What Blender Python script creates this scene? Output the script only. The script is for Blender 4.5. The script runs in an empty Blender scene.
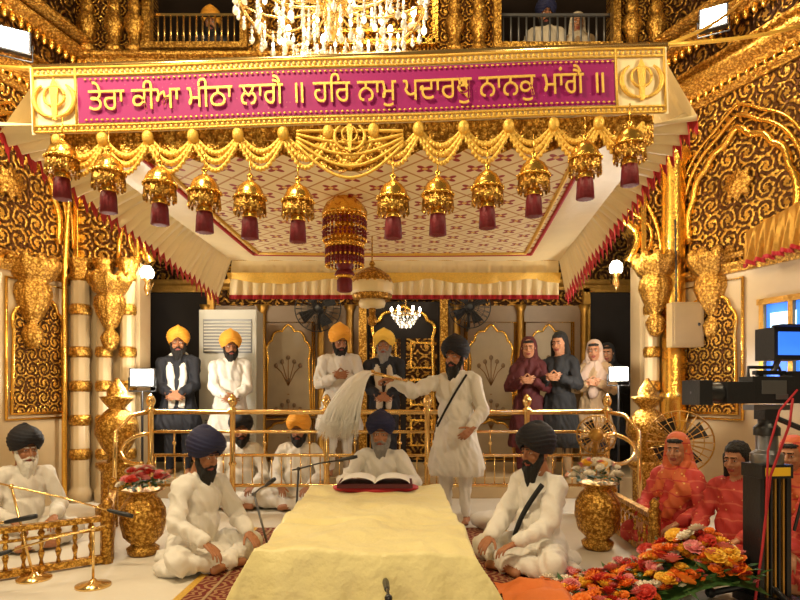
import bpy, bmesh, math, random, time
import numpy as np
from mathutils import Vector, Matrix, noise
random.seed(7); T0=time.time()
SC=bpy.context.scene; COL=SC.collection
pi=math.pi
def V(*a): return np.array(a,dtype=float)
# ------------------------------------------------------------------ materials
class NT:
    def __init__(s,name):
        s.m=bpy.data.materials.new(name); s.m.use_nodes=True; s.t=s.m.node_tree
        s.b=s.t.nodes['Principled BSDF']
    def n(s,ty,**kw):
        nd=s.t.nodes.new(ty)
        for k,v in kw.items(): setattr(nd,k,v)
        return nd
    def put(s,sock,v):
        if isinstance(v,bpy.types.NodeSocket): s.t.links.new(v,sock)
        elif v is not None:
            if sock.type=='RGBA' and len(v)==3: v=(*v,1)
            sock.default_value=v
    def m_(s,op,a,b=None,c=None):
        nd=s.n('ShaderNodeMath',operation=op); s.put(nd.inputs[0],a)
        if b is not None: s.put(nd.inputs[1],b)
        if c is not None: s.put(nd.inputs[2],c)
        return nd.outputs[0]
    def xyz(s,kind='Object'):
        tc=s.n('ShaderNodeTexCoord'); sp=s.n('ShaderNodeSeparateXYZ'); s.t.links.new(tc.outputs[kind],sp.inputs[0])
        return tc.outputs[kind],sp.outputs[0],sp.outputs[1],sp.outputs[2]
    def noise(s,vec,scale,detail=3):
        nd=s.n('ShaderNodeTexNoise'); s.put(nd.inputs['Vector'],vec); nd.inputs['Scale'].default_value=scale; nd.inputs['Detail'].default_value=detail
        return nd.outputs[0]
    def vor(s,vec,scale,feat='F1'):
        nd=s.n('ShaderNodeTexVoronoi'); nd.feature=feat; s.put(nd.inputs['Vector'],vec); nd.inputs['Scale'].default_value=scale
        return nd.outputs['Distance']
    def mix(s,f,a,b):
        nd=s.n('ShaderNodeMix',data_type='RGBA'); s.put(nd.inputs[0],f); s.put(nd.inputs[6],a); s.put(nd.inputs[7],b); return nd.outputs[2]
    def step(s,x,lo,hi):
        nd=s.n('ShaderNodeMapRange',interpolation_type='SMOOTHSTEP'); s.put(nd.inputs[0],x); s.put(nd.inputs[1],lo); s.put(nd.inputs[2],hi); return nd.outputs[0]
    def bump(s,h,strength=.4,dist=.02):
        nd=s.n('ShaderNodeBump'); nd.inputs['Strength'].default_value=strength; nd.inputs['Distance'].default_value=dist
        s.put(nd.inputs['Height'],h); s.t.links.new(nd.outputs[0],s.b.inputs['Normal'])
    def set(s,**kw):
        for k,v in kw.items(): s.put(s.b.inputs[k.replace('_',' ')],v)
def mat(name,col,rough=.6,metal=0,var=.12,vs=6,bump=0,bs=30,emit=None,es=0,sheen=0,sss=0):
    N=NT(name); vec,x,y,z=N.xyz()
    a=tuple(max(0,c*(1-var)) for c in col); b=tuple(min(1,c*(1+var)) for c in col)
    N.set(Base_Color=N.mix(N.noise(vec,vs),a,b),Roughness=rough,Metallic=metal)
    if bump: N.bump(N.noise(vec,bs,4),bump,.02)
    if emit: N.set(Emission_Color=emit,Emission_Strength=es)
    if sheen: N.set(Sheen_Weight=sheen)
    return N.m
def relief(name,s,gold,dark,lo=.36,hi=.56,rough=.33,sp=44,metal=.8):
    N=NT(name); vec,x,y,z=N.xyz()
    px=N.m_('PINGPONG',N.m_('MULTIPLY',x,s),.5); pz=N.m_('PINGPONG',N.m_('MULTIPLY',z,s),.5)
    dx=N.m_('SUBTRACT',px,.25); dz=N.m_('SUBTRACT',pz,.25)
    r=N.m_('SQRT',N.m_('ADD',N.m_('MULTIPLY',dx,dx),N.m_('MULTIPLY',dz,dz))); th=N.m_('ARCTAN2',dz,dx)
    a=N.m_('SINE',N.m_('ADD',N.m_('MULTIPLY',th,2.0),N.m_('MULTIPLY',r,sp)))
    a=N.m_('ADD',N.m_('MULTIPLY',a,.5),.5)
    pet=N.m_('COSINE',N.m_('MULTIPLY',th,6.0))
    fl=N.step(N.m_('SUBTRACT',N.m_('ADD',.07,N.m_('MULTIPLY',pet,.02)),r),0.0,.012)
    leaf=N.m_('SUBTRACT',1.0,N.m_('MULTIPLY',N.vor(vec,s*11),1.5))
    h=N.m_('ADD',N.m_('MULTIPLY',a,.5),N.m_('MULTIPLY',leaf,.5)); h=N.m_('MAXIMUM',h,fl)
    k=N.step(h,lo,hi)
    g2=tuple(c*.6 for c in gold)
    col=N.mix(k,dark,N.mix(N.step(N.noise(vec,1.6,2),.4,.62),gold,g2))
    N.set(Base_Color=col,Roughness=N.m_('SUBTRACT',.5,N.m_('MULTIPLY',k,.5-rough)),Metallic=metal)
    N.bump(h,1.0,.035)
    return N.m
GOLD=(.84,.48,.085)
m_gold=mat('gold_polished',GOLD,.24,.95,.2,8,.25,30)
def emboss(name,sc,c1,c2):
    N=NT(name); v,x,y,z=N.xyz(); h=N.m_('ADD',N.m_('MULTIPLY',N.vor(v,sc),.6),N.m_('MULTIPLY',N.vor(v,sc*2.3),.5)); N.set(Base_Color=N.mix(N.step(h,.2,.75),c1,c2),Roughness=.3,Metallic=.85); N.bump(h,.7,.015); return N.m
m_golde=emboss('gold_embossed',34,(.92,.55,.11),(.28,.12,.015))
m_goldd=mat('gold_antique',(.5,.27,.055),.38,.8,.3,10,.4,25)
m_brass=mat('brass_rail',(.88,.6,.23),.2,.95,.08,5)
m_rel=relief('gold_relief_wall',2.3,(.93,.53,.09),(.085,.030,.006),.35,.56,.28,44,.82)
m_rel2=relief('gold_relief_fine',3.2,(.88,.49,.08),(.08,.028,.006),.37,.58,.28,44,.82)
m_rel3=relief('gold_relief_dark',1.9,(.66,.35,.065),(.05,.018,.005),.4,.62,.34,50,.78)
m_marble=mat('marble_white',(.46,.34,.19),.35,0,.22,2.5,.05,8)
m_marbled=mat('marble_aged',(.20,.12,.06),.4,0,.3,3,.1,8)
m_panel=mat('painted_panel',(.38,.29,.18),.5,0,.2,5)
m_line=mat('inlay_line',(.25,.11,.03),.45,.4,.2)
m_dark=mat('dark_recess',(.012,.008,.006),.9,0,.3)
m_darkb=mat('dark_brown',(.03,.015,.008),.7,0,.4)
m_cream=mat('cream_satin',(.88,.73,.42),.42,0,.1,4,.15,14,sheen=.2)
m_creamw=mat('white_sheet',(.66,.61,.52),.8,0,.12,1.6,.5,4)
m_yel=NT('yellow_silk'); _v,_x,_y,_z=m_yel.xyz(); m_yel.set(Base_Color=m_yel.mix(m_yel.noise(_v,3),(.70,.59,.24),(.80,.71,.36)),Roughness=.5,Sheen_Weight=.2); m_yel.bump(m_yel.noise(_v,6,5),.7,.05); m_yel=m_yel.m
m_red=mat('red_trim',(.42,.012,.02),.6,0,.25,20)
m_maroon=mat('maroon_tassel',(.17,.004,.010),.55,0,.3,40,.3,80)
m_mag=NT('magenta_velvet'); _v,_x,_y,_z=m_mag.xyz(); m_mag.set(Base_Color=m_mag.mix(m_mag.step(m_mag.vor(_v,30),.07,.13),(.45,.09,.16),(.29,.0,.125)),Roughness=.65); m_mag=m_mag.m
m_thread=mat('gold_thread',(.80,.48,.08),.42,.4,.3,60,.3,120)
m_threadb=mat('gold_lettering',(.88,.56,.11),.45,.3,.15,60,.2,120)
m_white=mat('white_cotton',(.72,.68,.61),.85,0,.06,4,.2,30,sheen=.15)
m_whitec=mat('cream_cotton',(.62,.53,.40),.85,0,.06,4,.15,35)
m_pinkc=mat('pale_pink_cotton',(.50,.36,.28),.85,0,.06,4,.15,35)
m_blackc=mat('black_cloth',(.010,.010,.012),.8,0,.3,4,.2,35)
m_suit=mat('dark_suit',(.010,.011,.018),.75,0,.2,4,.2,35)
m_navy=mat('navy_turban',(.010,.012,.055),.75,0,.15,8,.2,60)
m_blackt=mat('black_turban',(.007,.007,.013),.75,0,.2,8,.2,60)
m_oran=mat('saffron_turban',(.82,.36,.03),.7,0,.1,8,.2,60)
m_yelt=mat('yellow_turban',(.85,.53,.07),.7,0,.1,8,.2,60)
def printed(name,c1,c2,c3,sc):
    N=NT(name); v,x,y,z=N.xyz(); a=N.vor(v,sc); col=N.mix(N.step(a,.12,.18),c2,c1); b=N.m_('SINE',N.m_('MULTIPLY',N.m_('ADD',z,N.m_('MULTIPLY',N.noise(v,3),.2)),60)); col=N.mix(N.step(b,.9,.97),col,c3); N.set(Base_Color=col,Roughness=.7); return N.m
m_redc=printed('coral_printed_cloth',(.52,.045,.035),(.75,.35,.14),(.62,.12,.07),22)
m_redd=mat('dark_red_cloth',(.075,.006,.008),.75,0,.2,6,.2,35)
m_org=mat('orange_cloth',(.68,.17,.03),.75,0,.15,6,.2,35)
m_orgp=printed('orange_printed_cloth',(.62,.13,.04),(.8,.45,.12),(.5,.04,.03),18)
m_beige=mat('beige_cloth',(.38,.25,.13),.8,0,.1,6,.2,35)
m_skin=mat('skin_brown',(.37,.155,.070),.5,0,.1,10)
m_skin2=mat('skin_tan',(.46,.21,.105),.5,0,.08,10)
m_lip=mat('lips',(.28,.06,.04),.5)
m_hairb=mat('hair_black',(.010,.008,.007),.75,0,.4,20,.8,90)
m_hairg=mat('hair_grey',(.26,.24,.22),.8,0,.35,20,.8,90)
m_hairw=mat('hair_white',(.72,.69,.62),.8,0,.1,20,.5,90)
m_whisk=mat('whisk_hair',(.92,.90,.84),.7,0,.06,20,.3,90)
m_eye=mat('eye_white',(.7,.66,.6),.3)
m_iris=mat('eye_iris',(.02,.012,.008),.2)
m_bulb=mat('lamp_glow',(1,.95,.85),.4,emit=(1,.92,.76),es=30)
m_crystglow=mat('crystal_glow',(1,.97,.9),.15,emit=(1,.88,.66),es=2.6)  # for crystals, not bulbs: sparkle painted in as emission
m_cryst=mat('crystal',(.8,.76,.68),.08,.6,emit=(1,.86,.6),es=.10)  # slight emission stands in for glints on the crystal
m_blk=mat('black_plastic',(.012,.012,.014),.4,0,.2,8,.1,60)
m_gry=mat('grey_metal',(.2,.2,.21),.35,.8,.1)
m_plast=mat('white_plastic',(.50,.48,.42),.45,0,.04)
m_beigeb=mat('beige_enamel',(.40,.28,.13),.5,0,.1)
m_yellab=mat('yellow_label',(.85,.5,.02),.5)
m_blueg=mat('blue_window_glow',(.05,.2,.8),.4,emit=(.03,.18,1),es=1.2)
m_bluew=mat('pale_window_glow',(.7,.85,1),.4,emit=(.4,.7,1),es=2.2)
m_green=mat('leaf_green',(.035,.10,.018),.6,0,.4,15)
m_fo=mat('petal_orange',(.80,.20,.015),.6,0,.15,15); m_fy=mat('petal_yellow',(.85,.50,.04),.6,0,.15,15)
m_fr=mat('petal_red',(.55,.035,.02),.6,0,.15,15); m_fp=mat('petal_pink',(.75,.24,.24),.6,0,.15,15); m_fw=mat('petal_white',(.78,.70,.56),.6,0,.08,15)
FL=[m_fo,m_fy,m_fr,m_fp,m_fw,m_green]
# ------------------------------------------------------------------ mesh builder
class MB:
    def __init__(s): s.v=[];s.l=[];s.t=[];s.m=[];s.s=[];s.n=0
    def add(s,v,f,mat=0,smooth=True,T=None):
        v=np.asarray(v,dtype=float).reshape(-1,3)
        if T is not None:
            A=np.array(T); v=v@A[:3,:3].T+A[:3,3]
        if isinstance(f,np.ndarray): tot=np.full(len(f),f.shape[1]); lo=f.reshape(-1)
        else: tot=np.array([len(q) for q in f]); lo=np.array([i for q in f for i in q])
        s.v.append(v); s.l.append(lo+s.n); s.t.append(tot); s.n+=len(v)
        s.m.append(np.full(len(tot),mat) if np.isscalar(mat) else np.asarray(mat)); s.s.append(np.full(len(tot),smooth))
        return s
    def merge(s,o,T=None,off=0):
        v=np.concatenate(o.v)
        if T is not None:
            A=np.array(T); v=v@A[:3,:3].T+A[:3,3]
        s.v.append(v); s.l.append(np.concatenate(o.l)+s.n); s.t.append(np.concatenate(o.t)); s.m.append(np.concatenate(o.m)+off); s.s.append(np.concatenate(o.s)); s.n+=len(v)
    def grid(s,fn,nu,nv,mat=0,closeu=False,smooth=True,T=None):
        P=np.array([[fn(i/(nu if closeu else nu-1),j/(nv-1)) for i in range(nu)] for j in range(nv)])
        idx=np.arange(nu*nv).reshape(nv,nu); a=idx[:-1];b=idx[1:]
        if closeu: q=np.stack([a,np.roll(a,-1,1),np.roll(b,-1,1),b],-1).reshape(-1,4)
        else: q=np.stack([a[:,:-1],a[:,1:],b[:,1:],b[:,:-1]],-1).reshape(-1,4)
        return s.add(P.reshape(-1,3),q,mat,smooth,T)
    def lathe(s,prof,n=24,mat=0,T=None,fl=None,c=(0,0,0)):
        th=np.arange(n)*2*pi/n; P=[]
        for r,z in prof:
            k=1 if fl is None else fl(th,z)
            P.append(np.stack([c[0]+r*np.cos(th)*k,c[1]+r*np.sin(th)*k,np.full(n,c[2]+z)],-1))
        P=np.array(P); nv=len(prof); idx=np.arange(n*nv).reshape(nv,n); a=idx[:-1];b=idx[1:]
        q=np.stack([a,np.roll(a,-1,1),np.roll(b,-1,1),b],-1).reshape(-1,4)
        f=[tuple(x) for x in q]+[tuple(idx[0][::-1]),tuple(idx[-1])]
        return s.add(P.reshape(-1,3),f,mat,True,T)
    def sph(s,c,r,n=12,m=8,mat=0,T=None):
        r=(r,r,r) if np.isscalar(r) else r
        th=np.arange(n)*2*pi/n; ph=np.linspace(-pi/2+.12,pi/2-.12,m); P=[]
        for p in ph: P.append(np.stack([c[0]+r[0]*math.cos(p)*np.cos(th),c[1]+r[1]*math.cos(p)*np.sin(th),np.full(n,c[2]+r[2]*math.sin(p)/math.sin(pi/2-.12))],-1))
        idx=np.arange(n*m).reshape(m,n); a=idx[:-1];b=idx[1:]
        q=np.stack([a,np.roll(a,-1,1),np.roll(b,-1,1),b],-1).reshape(-1,4)
        return s.add(np.array(P).reshape(-1,3),[tuple(x) for x in q]+[tuple(idx[0][::-1]),tuple(idx[-1])],mat,True,T)
    def tube(s,pts,r,n=8,mat=0,T=None,fx=1):
        pts=[np.asarray(p,float) for p in pts]; k=len(pts); rs=[r]*k if np.isscalar(r) else r
        P=[]; up=None
        for i in range(k):
            d=pts[min(i+1,k-1)]-pts[max(i-1,0)]; d=d/(np.linalg.norm(d)+1e-9)
            if up is None: up=V(0,0,1) if abs(d[2])<.9 else V(1,0,0)
            x=np.cross(up,d); x/=np.linalg.norm(x)+1e-9; y=np.cross(d,x); up=y
            th=np.arange(n)*2*pi/n
            P.append(pts[i]+rs[i]*(np.outer(np.cos(th),x)*fx+np.outer(np.sin(th),y)))
        idx=np.arange(n*k).reshape(k,n); a=idx[:-1];b=idx[1:]
        q=np.stack([a,np.roll(a,-1,1),np.roll(b,-1,1),b],-1).reshape(-1,4)
        return s.add(np.array(P).reshape(-1,3),[tuple(x) for x in q]+[tuple(idx[0][::-1]),tuple(idx[-1])],mat,True,T)
    def box(s,c,d,mat=0,T=None):
        x,y,z=d[0]/2,d[1]/2,d[2]/2
        v=[(c[0]+i*x,c[1]+j*y,c[2]+k*z) for i in(-1,1) for j in(-1,1) for k in(-1,1)]
        return s.add(v,[(0,1,3,2),(4,6,7,5),(0,4,5,1),(2,3,7,6),(0,2,6,4),(1,5,7,3)],mat,False,T)
    def prism(s,poly,y0,y1,mat=0,T=None):
        n=len(poly); v=[(p[0],y0,p[1]) for p in poly]+[(p[0],y1,p[1]) for p in poly]
        f=[tuple(range(n)),tuple(range(2*n-1,n-1,-1))]+[(i,i+n,(i+1)%n+n,(i+1)%n) for i in range(n)]
        return s.add(v,f,mat,False,T)
    def obj(s,name,mats,parent=None,bevel=0,T=None):
        me=bpy.data.meshes.new(name); v=np.concatenate(s.v); l=np.concatenate(s.l).astype(np.int32); t=np.concatenate(s.t).astype(np.int32)
        me.vertices.add(len(v)); me.vertices.foreach_set('co',v.reshape(-1).astype(np.float32))
        me.loops.add(len(l)); me.loops.foreach_set('vertex_index',l)
        me.polygons.add(len(t)); st=np.concatenate([[0],np.cumsum(t)[:-1]]).astype(np.int32)
        me.polygons.foreach_set('loop_start',st)
        me.polygons.foreach_set('loop_total',t)
        me.polygons.foreach_set('material_index',np.concatenate(s.m).astype(np.int32)); me.polygons.foreach_set('use_smooth',np.concatenate(s.s))
        for m in mats: me.materials.append(m)
        me.update(calc_edges=True); me.validate()
        o=bpy.data.objects.new(name,me); COL.objects.link(o)
        if T is not None: o.matrix_world=T
        if parent: o.parent=parent
        if bevel:
            b=o.modifiers.new('bevel','BEVEL'); b.width=bevel; b.segments=2; b.limit_method='ANGLE'
        return o
def empty(name,loc=(0,0,0)):
    e=bpy.data.objects.new(name,None); COL.objects.link(e); e.empty_display_size=.1; return e
def TM(loc=(0,0,0),rz=0,rx=0,ry=0,s=1): return Matrix.Translation(loc)@Matrix.Rotation(rz,4,'Z')@Matrix.Rotation(ry,4,'Y')@Matrix.Rotation(rx,4,'X')@Matrix.Scale(s,4)
# ------------------------------------------------------------------ people
def capmesh(a,b,ra,rb):
    d=b-a; L=np.linalg.norm(d); d=d/(L+1e-9); pts=[];rs=[]
    for k in (-85,-60,-30,0): t=math.radians(k); pts.append(a+d*ra*math.sin(t)); rs.append(ra*math.cos(t))
    for k in (0,30,60,85): t=math.radians(k); pts.append(b+d*rb*math.sin(t)); rs.append(rb*math.cos(t))
    return pts,rs
class Body:
    def __init__(s): s.p=[]
    def cap(s,a,b,ra,rb,lab): s.p.append(('c',V(*a),V(*b),ra,rb,lab))
    def ell(s,c,r,lab,R=None): s.p.append(('e',V(*c),V(*r),np.eye(3) if R is None else np.array(R)[:3,:3],0,lab))
    def build(s,voxel,it,fold=0,foldf=None,hem=None,hemlab=None):
        mb=MB()
        for p in s.p:
            if p[0]=='c':
                pts,rs=capmesh(p[1],p[2],p[3],p[4]); mb.tube(pts,rs,14)
            else:
                T=np.eye(4); T[:3,:3]=p[3]; T[:3,3]=p[1]; mb.sph((0,0,0),p[2],16,10,T=T)
        o=mb.obj('tmp',[]); r=o.modifiers.new('r','REMESH'); r.mode='VOXEL'; r.voxel_size=voxel
        if it: q=o.modifiers.new('s','SMOOTH'); q.iterations=it; q.factor=.5
        dg=bpy.context.evaluated_depsgraph_get(); ev=o.evaluated_get(dg); me=ev.to_mesh()
        n=len(me.vertices); co=np.empty(n*3,np.float32); me.vertices.foreach_get('co',co); co=co.reshape(-1,3).astype(float)
        nr=np.empty(n*3,np.float32); me.vertex_normals.foreach_get('vector',nr); nr=nr.reshape(-1,3)
        l=np.empty(len(me.loops),np.int32); me.loops.foreach_get('vertex_index',l)
        t=np.empty(len(me.polygons),np.int32); me.polygons.foreach_get('loop_total',t)
        ev.to_mesh_clear(); md=o.data; bpy.data.objects.remove(o); bpy.data.meshes.remove(md)
        best=np.full(n,1e9); lab=np.zeros(n,int); labs=sorted(set(p[5] for p in s.p))
        for p in s.p:
            if p[0]=='c':
                d=p[2]-p[1]; tt=np.clip((co-p[1])@d/(d@d+1e-9),0,1); dist=np.linalg.norm(co-p[1]-tt[:,None]*d,axis=1)-(p[3]+(p[4]-p[3])*tt)
            else:
                q=(co-p[1])@p[3]; k=np.linalg.norm(q/p[2],axis=1); dist=(k-1)*np.linalg.norm(q,axis=1)/(k+1e-6)
            u=dist<best; best[u]=dist[u]; lab[u]=labs.index(p[5])
        if fold:
            fn=foldf
            for i in range(n):
                lb=labs[lab[i]]
                if lb in('cloth','scarf','pants','hair'):
                    c=co[i]
                    if lb=='hair': co[i]+=nr[i]*.007*noise.noise(Vector((c[0]*60,c[1]*60,c[2]*8))); continue
                    f=noise.noise(Vector(fn(c))); g=noise.noise(Vector((c[0]*17+c[2]*6,c[1]*15,c[2]*5)))
                    co[i]+=nr[i]*fold*((1-2.8*abs(f))*.8+(1-3*abs(g))*.5)
        if hem is not None:
            k=labs.index(hemlab); u=(lab==k)&(co[:,2]<hem); co[u,2]=hem
        first=l[np.concatenate([[0],np.cumsum(t)[:-1]])]
        return co,l,t,[labs[i] for i in lab[first]]
LABS=['skin','hair','cloth','pants','scarf','lip','turban','eye','iris','extra']
def addb(mb,res,T):
    co,l,t,lb=res; A=np.array(T); v=co@A[:3,:3].T+A[:3,3]
    mb.v.append(v); mb.l.append(l+mb.n); mb.t.append(t); mb.m.append(np.array([LABS.index(x) for x in lb])); mb.s.append(np.full(len(t),True)); mb.n+=len(v)
def hand(w,d,n,side,curl=.45,spread=1.0):
    d=V(*d);d/=np.linalg.norm(d);n=V(*n);n=n-d*(n@d);n/=np.linalg.norm(n); s=np.cross(d,n)*(-side)
    B=Body(); w=V(*w)
    offs=[.029,.0095,-.0105,-.029]; al=[.088,.092,.086,.077]; ln=[(.042,.026,.021),(.047,.03,.023),(.043,.027,.021),(.033,.021,.018)]
    for o,a,L in zip(offs,al,ln):
        kn=w+d*a+s*o*spread; B.cap(w+d*.012+s*o*.55,kn,.0145,.0115,'skin'); p=kn; ang=curl*.5
        for j,q in enumerate(L):
            dr=d*math.cos(ang)+n*math.sin(ang)+s*o*1.2*spread; dr/=np.linalg.norm(dr); p2=p+dr*q; B.cap(p,p2,.0092-.001*j,.0083-.001*j,'skin'); p=p2; ang+=curl
    B.ell(w+d*.045,(.02,.02,.02),'skin')
    p=w+d*.02+s*.024; B.cap(w+d*.01,p+d*.01,.016,.015,'skin'); dr=d*.62+s*.72+n*.25
    for j,q in enumerate((.038,.03,.024)):
        dr/=np.linalg.norm(dr); p2=p+dr*q; B.cap(p,p2,.0125-.0015*j,.011-.0015*j,'skin'); p=p2; dr=dr+d*.3+n*.3*curl
    B.cap(w-d*.04,w+d*.015,.025,.024,'skin')
    return B.build(.0042,1)
def turban(mb,T,st=0):
    k=LABS.index('turban')
    def fn(u,v):
        th=u*2*pi; cx,cy=math.cos(th),math.sin(th)
        lo=.040+.030*max(0,-cy)**8-.055*max(0,cy)-.045*abs(cx)**2
        hi=.215-.02*abs(cx)
        z=lo+(hi-lo)*(v**.92)
        r=(.098+.030*math.sin(min(1,v/.42)*pi/2))*math.sqrt(max(0,1-max(0,(v-.3)/.7)**2.1))
        q=v*6.0-2.6*abs(cx)*(1-.4*v)+(.25 if cx>0 else 0); fr=q-math.floor(q)
        r*=1+.06*(fr-.5)
        return (cx*r,cy*r*1.12+.006+.012*v,z)
    mb.grid(fn,72,40,k,closeu=True,T=T)
    def inner(u,v):
        th=u*2*pi; r=.097*v; return (math.cos(th)*r,math.sin(th)*r*1.1+.006,.05)
    mb.grid(inner,24,3,k,closeu=True,T=T)
def head(mb,T,beard=0,hood=False,hair=False,vox=.0055):
    B=Body(); e=B.ell;c=B.cap
    e((0,.012,.035),(.074,.094,.088),'skin'); e((0,-.02,-.03),(.061,.070,.082),'skin'); e((0,-.036,-.078),(.042,.046,.036),'skin')
    c((0,-.086,.022),(0,-.114,-.016),.009,.0115,'skin'); e((.013,-.098,-.022),(.009,.01,.008),'skin'); e((-.013,-.098,-.022),(.009,.01,.008),'skin')
    c((-.036,-.078,.034),(.036,-.078,.034),.012,.012,'skin')
    for x in(-1,1):
        e((x*.077,.012,-.004),(.011,.021,.032),'skin'); e((x*.036,-.064,-.022),(.024,.022,.022),'skin')
        c((x*.014,-.093,.037),(x*.046,-.082,.038),.0055,.0045,'hair')
    c((-.02,-.09,-.05),(.02,-.09,-.05),.0075,.0075,'lip'); c((-.016,-.088,-.061),(.016,-.088,-.061),.0075,.0075,'lip')
    c((0,.012,-.07),(0,.03,-.2),.054,.058,'skin')
    if beard:
        for x in(-1,1):
            c((x*.006,-.105,-.04),(x*.042,-.085,-.062),.0095,.008,'hair'); c((x*.072,-.004,.015),(x*.067,-.026,-.045),.012,.019,'hair'); c((x*.067,-.026,-.045),(x*.04,-.06,-.1),.021,.030,'hair')
            c((x*.032,-.064,-.1),(x*.016,-.08,-.11-beard*.75),.034,.020,'hair')
        e((0,-.078,-.098),(.040,.030,.030),'hair'); c((0,-.075,-.12),(0,-.088,-.135-beard),.040,.013,'hair')
    if hair:
        e((0,.028,.052),(.088,.094,.092),'hair'); e((0,-.03,.085),(.06,.045,.03),'hair')
        for x in(-1,1): c((x*.074,.015,.03),(x*.088,.03,-.2),.028,.03,'hair')
        c((0,.09,0),(0,.1,-.24),.065,.055,'hair')
    if hood:
        e((0,.036,.045),(.092,.098,.098),'scarf'); c((0,.07,0),(0,.085,-.2),.09,.12,'scarf')
        for x in(-1,1): c((x*.074,.022,.03),(x*.076,.0,-.1),.022,.03,'scarf'); c((x*.076,.0,-.1),(x*.03,-.06,-.2),.034,.045,'scarf')
        e((0,-.028,.078),(.062,.05,.024),'hair')
    addb(mb,B.build(vox,2,fold=.004,foldf=lambda q:(q[0]*30,q[1]*30,q[2]*9)),T)
    for x in(-1,1):
        mb.sph((x*.030,-.0745,.012),(.0145,.0125,.0075),12,8,LABS.index('eye'),T=T); mb.sph((x*.030,-.0845,.012),(.0058,.004,.0064),8,6,LABS.index('iris'),T=T)
        pts=[(x*(.030+.0155*math.cos(a)),-.0805-.005*math.sin(a),.0125+.0085*math.sin(a)) for a in np.linspace(0,pi,7)]; mb.tube(pts,.0035,6,0,T=T)
def ik(S,W,l1,l2,hint):
    d=W-S; L=np.linalg.norm(d)
    if L>(l1+l2)*.995: W=S+d/L*(l1+l2)*.995; d=W-S; L=np.linalg.norm(d)
    u=d/L; a=(l1*l1-l2*l2+L*L)/(2*L); h=math.sqrt(max(0,l1*l1-a*a)); hv=V(*hint); hv=hv-u*(hv@u); hv/=np.linalg.norm(hv)+1e-9
    return S+u*a+hv*h,W
def person(name,loc,yaw,pose='stand',s=1,w=1,lean=0,hands=None,hd=(0,0),top=None,pants=None,tur=None,beard=0,hairm=None,hood=None,hair=False,hem=.5,scarf=None,skin=None,vox=.013,extra=None,jacket=False,hs=1.09):
    yaw=math.radians(yaw); lean=math.radians(lean); M=TM(loc,yaw,s=s); mb=MB(); B=Body(); e,c=B.ell,B.cap
    st=pose=='stand'; pz=.95 if st else .15
    U=Matrix.Translation((0,0,pz))@Matrix.Rotation(lean,4,'X')@Matrix.Translation((0,0,-pz)); R=np.array(U)[:3,:3]
    def u(p): return tuple(U@Vector(p))
    o=0 if st else -.755
    if st:
        e(u((0,0,1.27)),(.172*w,.115,.2),'cloth',R); e(u((0,-.012,1.08)),(.152*w,.12,.18),'cloth',R); e((0,0,.93),(.168*w,.13,.15),'cloth')
    else:
        e(u((0,0,.5)),(.172*w,.118,.19),'cloth',R); e(u((0,-.012,.32)),(.16*w,.132,.18),'cloth',R); e((0,.03,.15),(.19*w,.16,.14),'cloth')
    sz=1.40+o
    c(u((-.13*w,0,sz-.01)),u((.13*w,0,sz-.01)),.062,.062,'cloth'); c(u((-.05,.01,sz+.03)),u((.05,.01,sz+.03)),.042,.042,'cloth')
    hc=U@Vector((0,-.01,1.60+o)); c(u((0,.01,1.42+o)),tuple(hc+Vector((0,.012,-.06))),.056,.052,'skin')
    for x in(-1,1): c(u((x*.045,-.03,sz+.04)),u((0,-.075,sz+.01)),.014,.012,'cloth')
    if st:
        if not jacket:
            for x in(-1,1): c((x*.06,0,.92),(x*.11*w,-.01,hem+.06),.12,.155,'cloth')
            c((0,.02,.9),(0,.03,hem+.06),.125,.155,'cloth'); c((0,-.02,.9),(0,-.04,hem+.06),.115,.135,'cloth')
        else:
            c((-.06,0,.95),(-.07,0,.84),.125,.125,'cloth'); c((.06,0,.95),(.07,0,.84),.125,.125,'cloth'); hem=.76
        for x in(-1,1):
            c((x*.09,0,.9),(x*.1,-.01,.5),.09,.068,'pants'); c((x*.1,-.01,.5),(x*.105,.012,.1),.064,.046,'pants')
            c((x*.105,.012,.1),(x*.105,.02,.06),.036,.034,'skin'); c((x*.105,.035,.035),(x*.118,-.11,.028),.036,.03,'skin')
            for j in range(5): c((x*(.118+(j-2)*.014),-.12,.022),(x*(.122+(j-2)*.016),-.155+abs(j-1)*.008,.016),.012,.011-.0008*j,'skin')
    else:
        for x in(-1,1):
            c((x*.1,.0,.14),(x*.34*w,-.24,.14),.105,.078,'cloth' ); c((x*.34*w,-.24,.11),(-x*.02,-.36,.075),.07,.052,'pants')
            c((-x*.02,-.36,.065),(-x*.14,-.385,.045),.042,.03,'skin')
        e((0,-.13,.09),(.24*w,.18,.075),'cloth'); e((0,.12,.07),(.23*w,.14,.07),'cloth')
        for x in(-1,1): e((x*.24*w,-.08,.05),(.13,.17,.045),'cloth')
    if hands is None: hands={}
    hb=[]
    for x in(-1,1):
        df=dict(w=(x*.27,-.06,.86),d=(0,-.15,-1),n=(-x,0,0),curl=.4) if st else dict(w=(x*.16,-.3,.27),d=(-x*.4,-.8,-.35),n=(0,-.2,-1),curl=.4)
        h=dict(df); h.update(hands.get(x,{}))
        S=np.array(u((x*.17*w,0,sz-.03))); E,W=ik(S,V(*h['w']),.29,.255,h.get('hint',(x*.7,.5,-.6)))
        c(S,E,.064,.056,'cloth'); c(E,W+(E-W)*.1,.056,.046,'cloth'); c(W+(E-W)*.12,W,.03,.026,'skin')
        hb.append(hand(W,h['d'],h['n'],x,h.get('curl',.4)))
    if scarf:
        for x in(-1,1):
            c(u((x*.075,.03,sz+.05)),u((x*.07,-.11,sz-.1)),.03,.03,'scarf'); c(u((x*.07,-.11,sz-.1)),u((x*.06,-.14,sz-.55)),.03,.033,'scarf')
        c(u((-.07,.06,sz+.05)),u((.07,.06,sz+.05)),.035,.035,'scarf')
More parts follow.
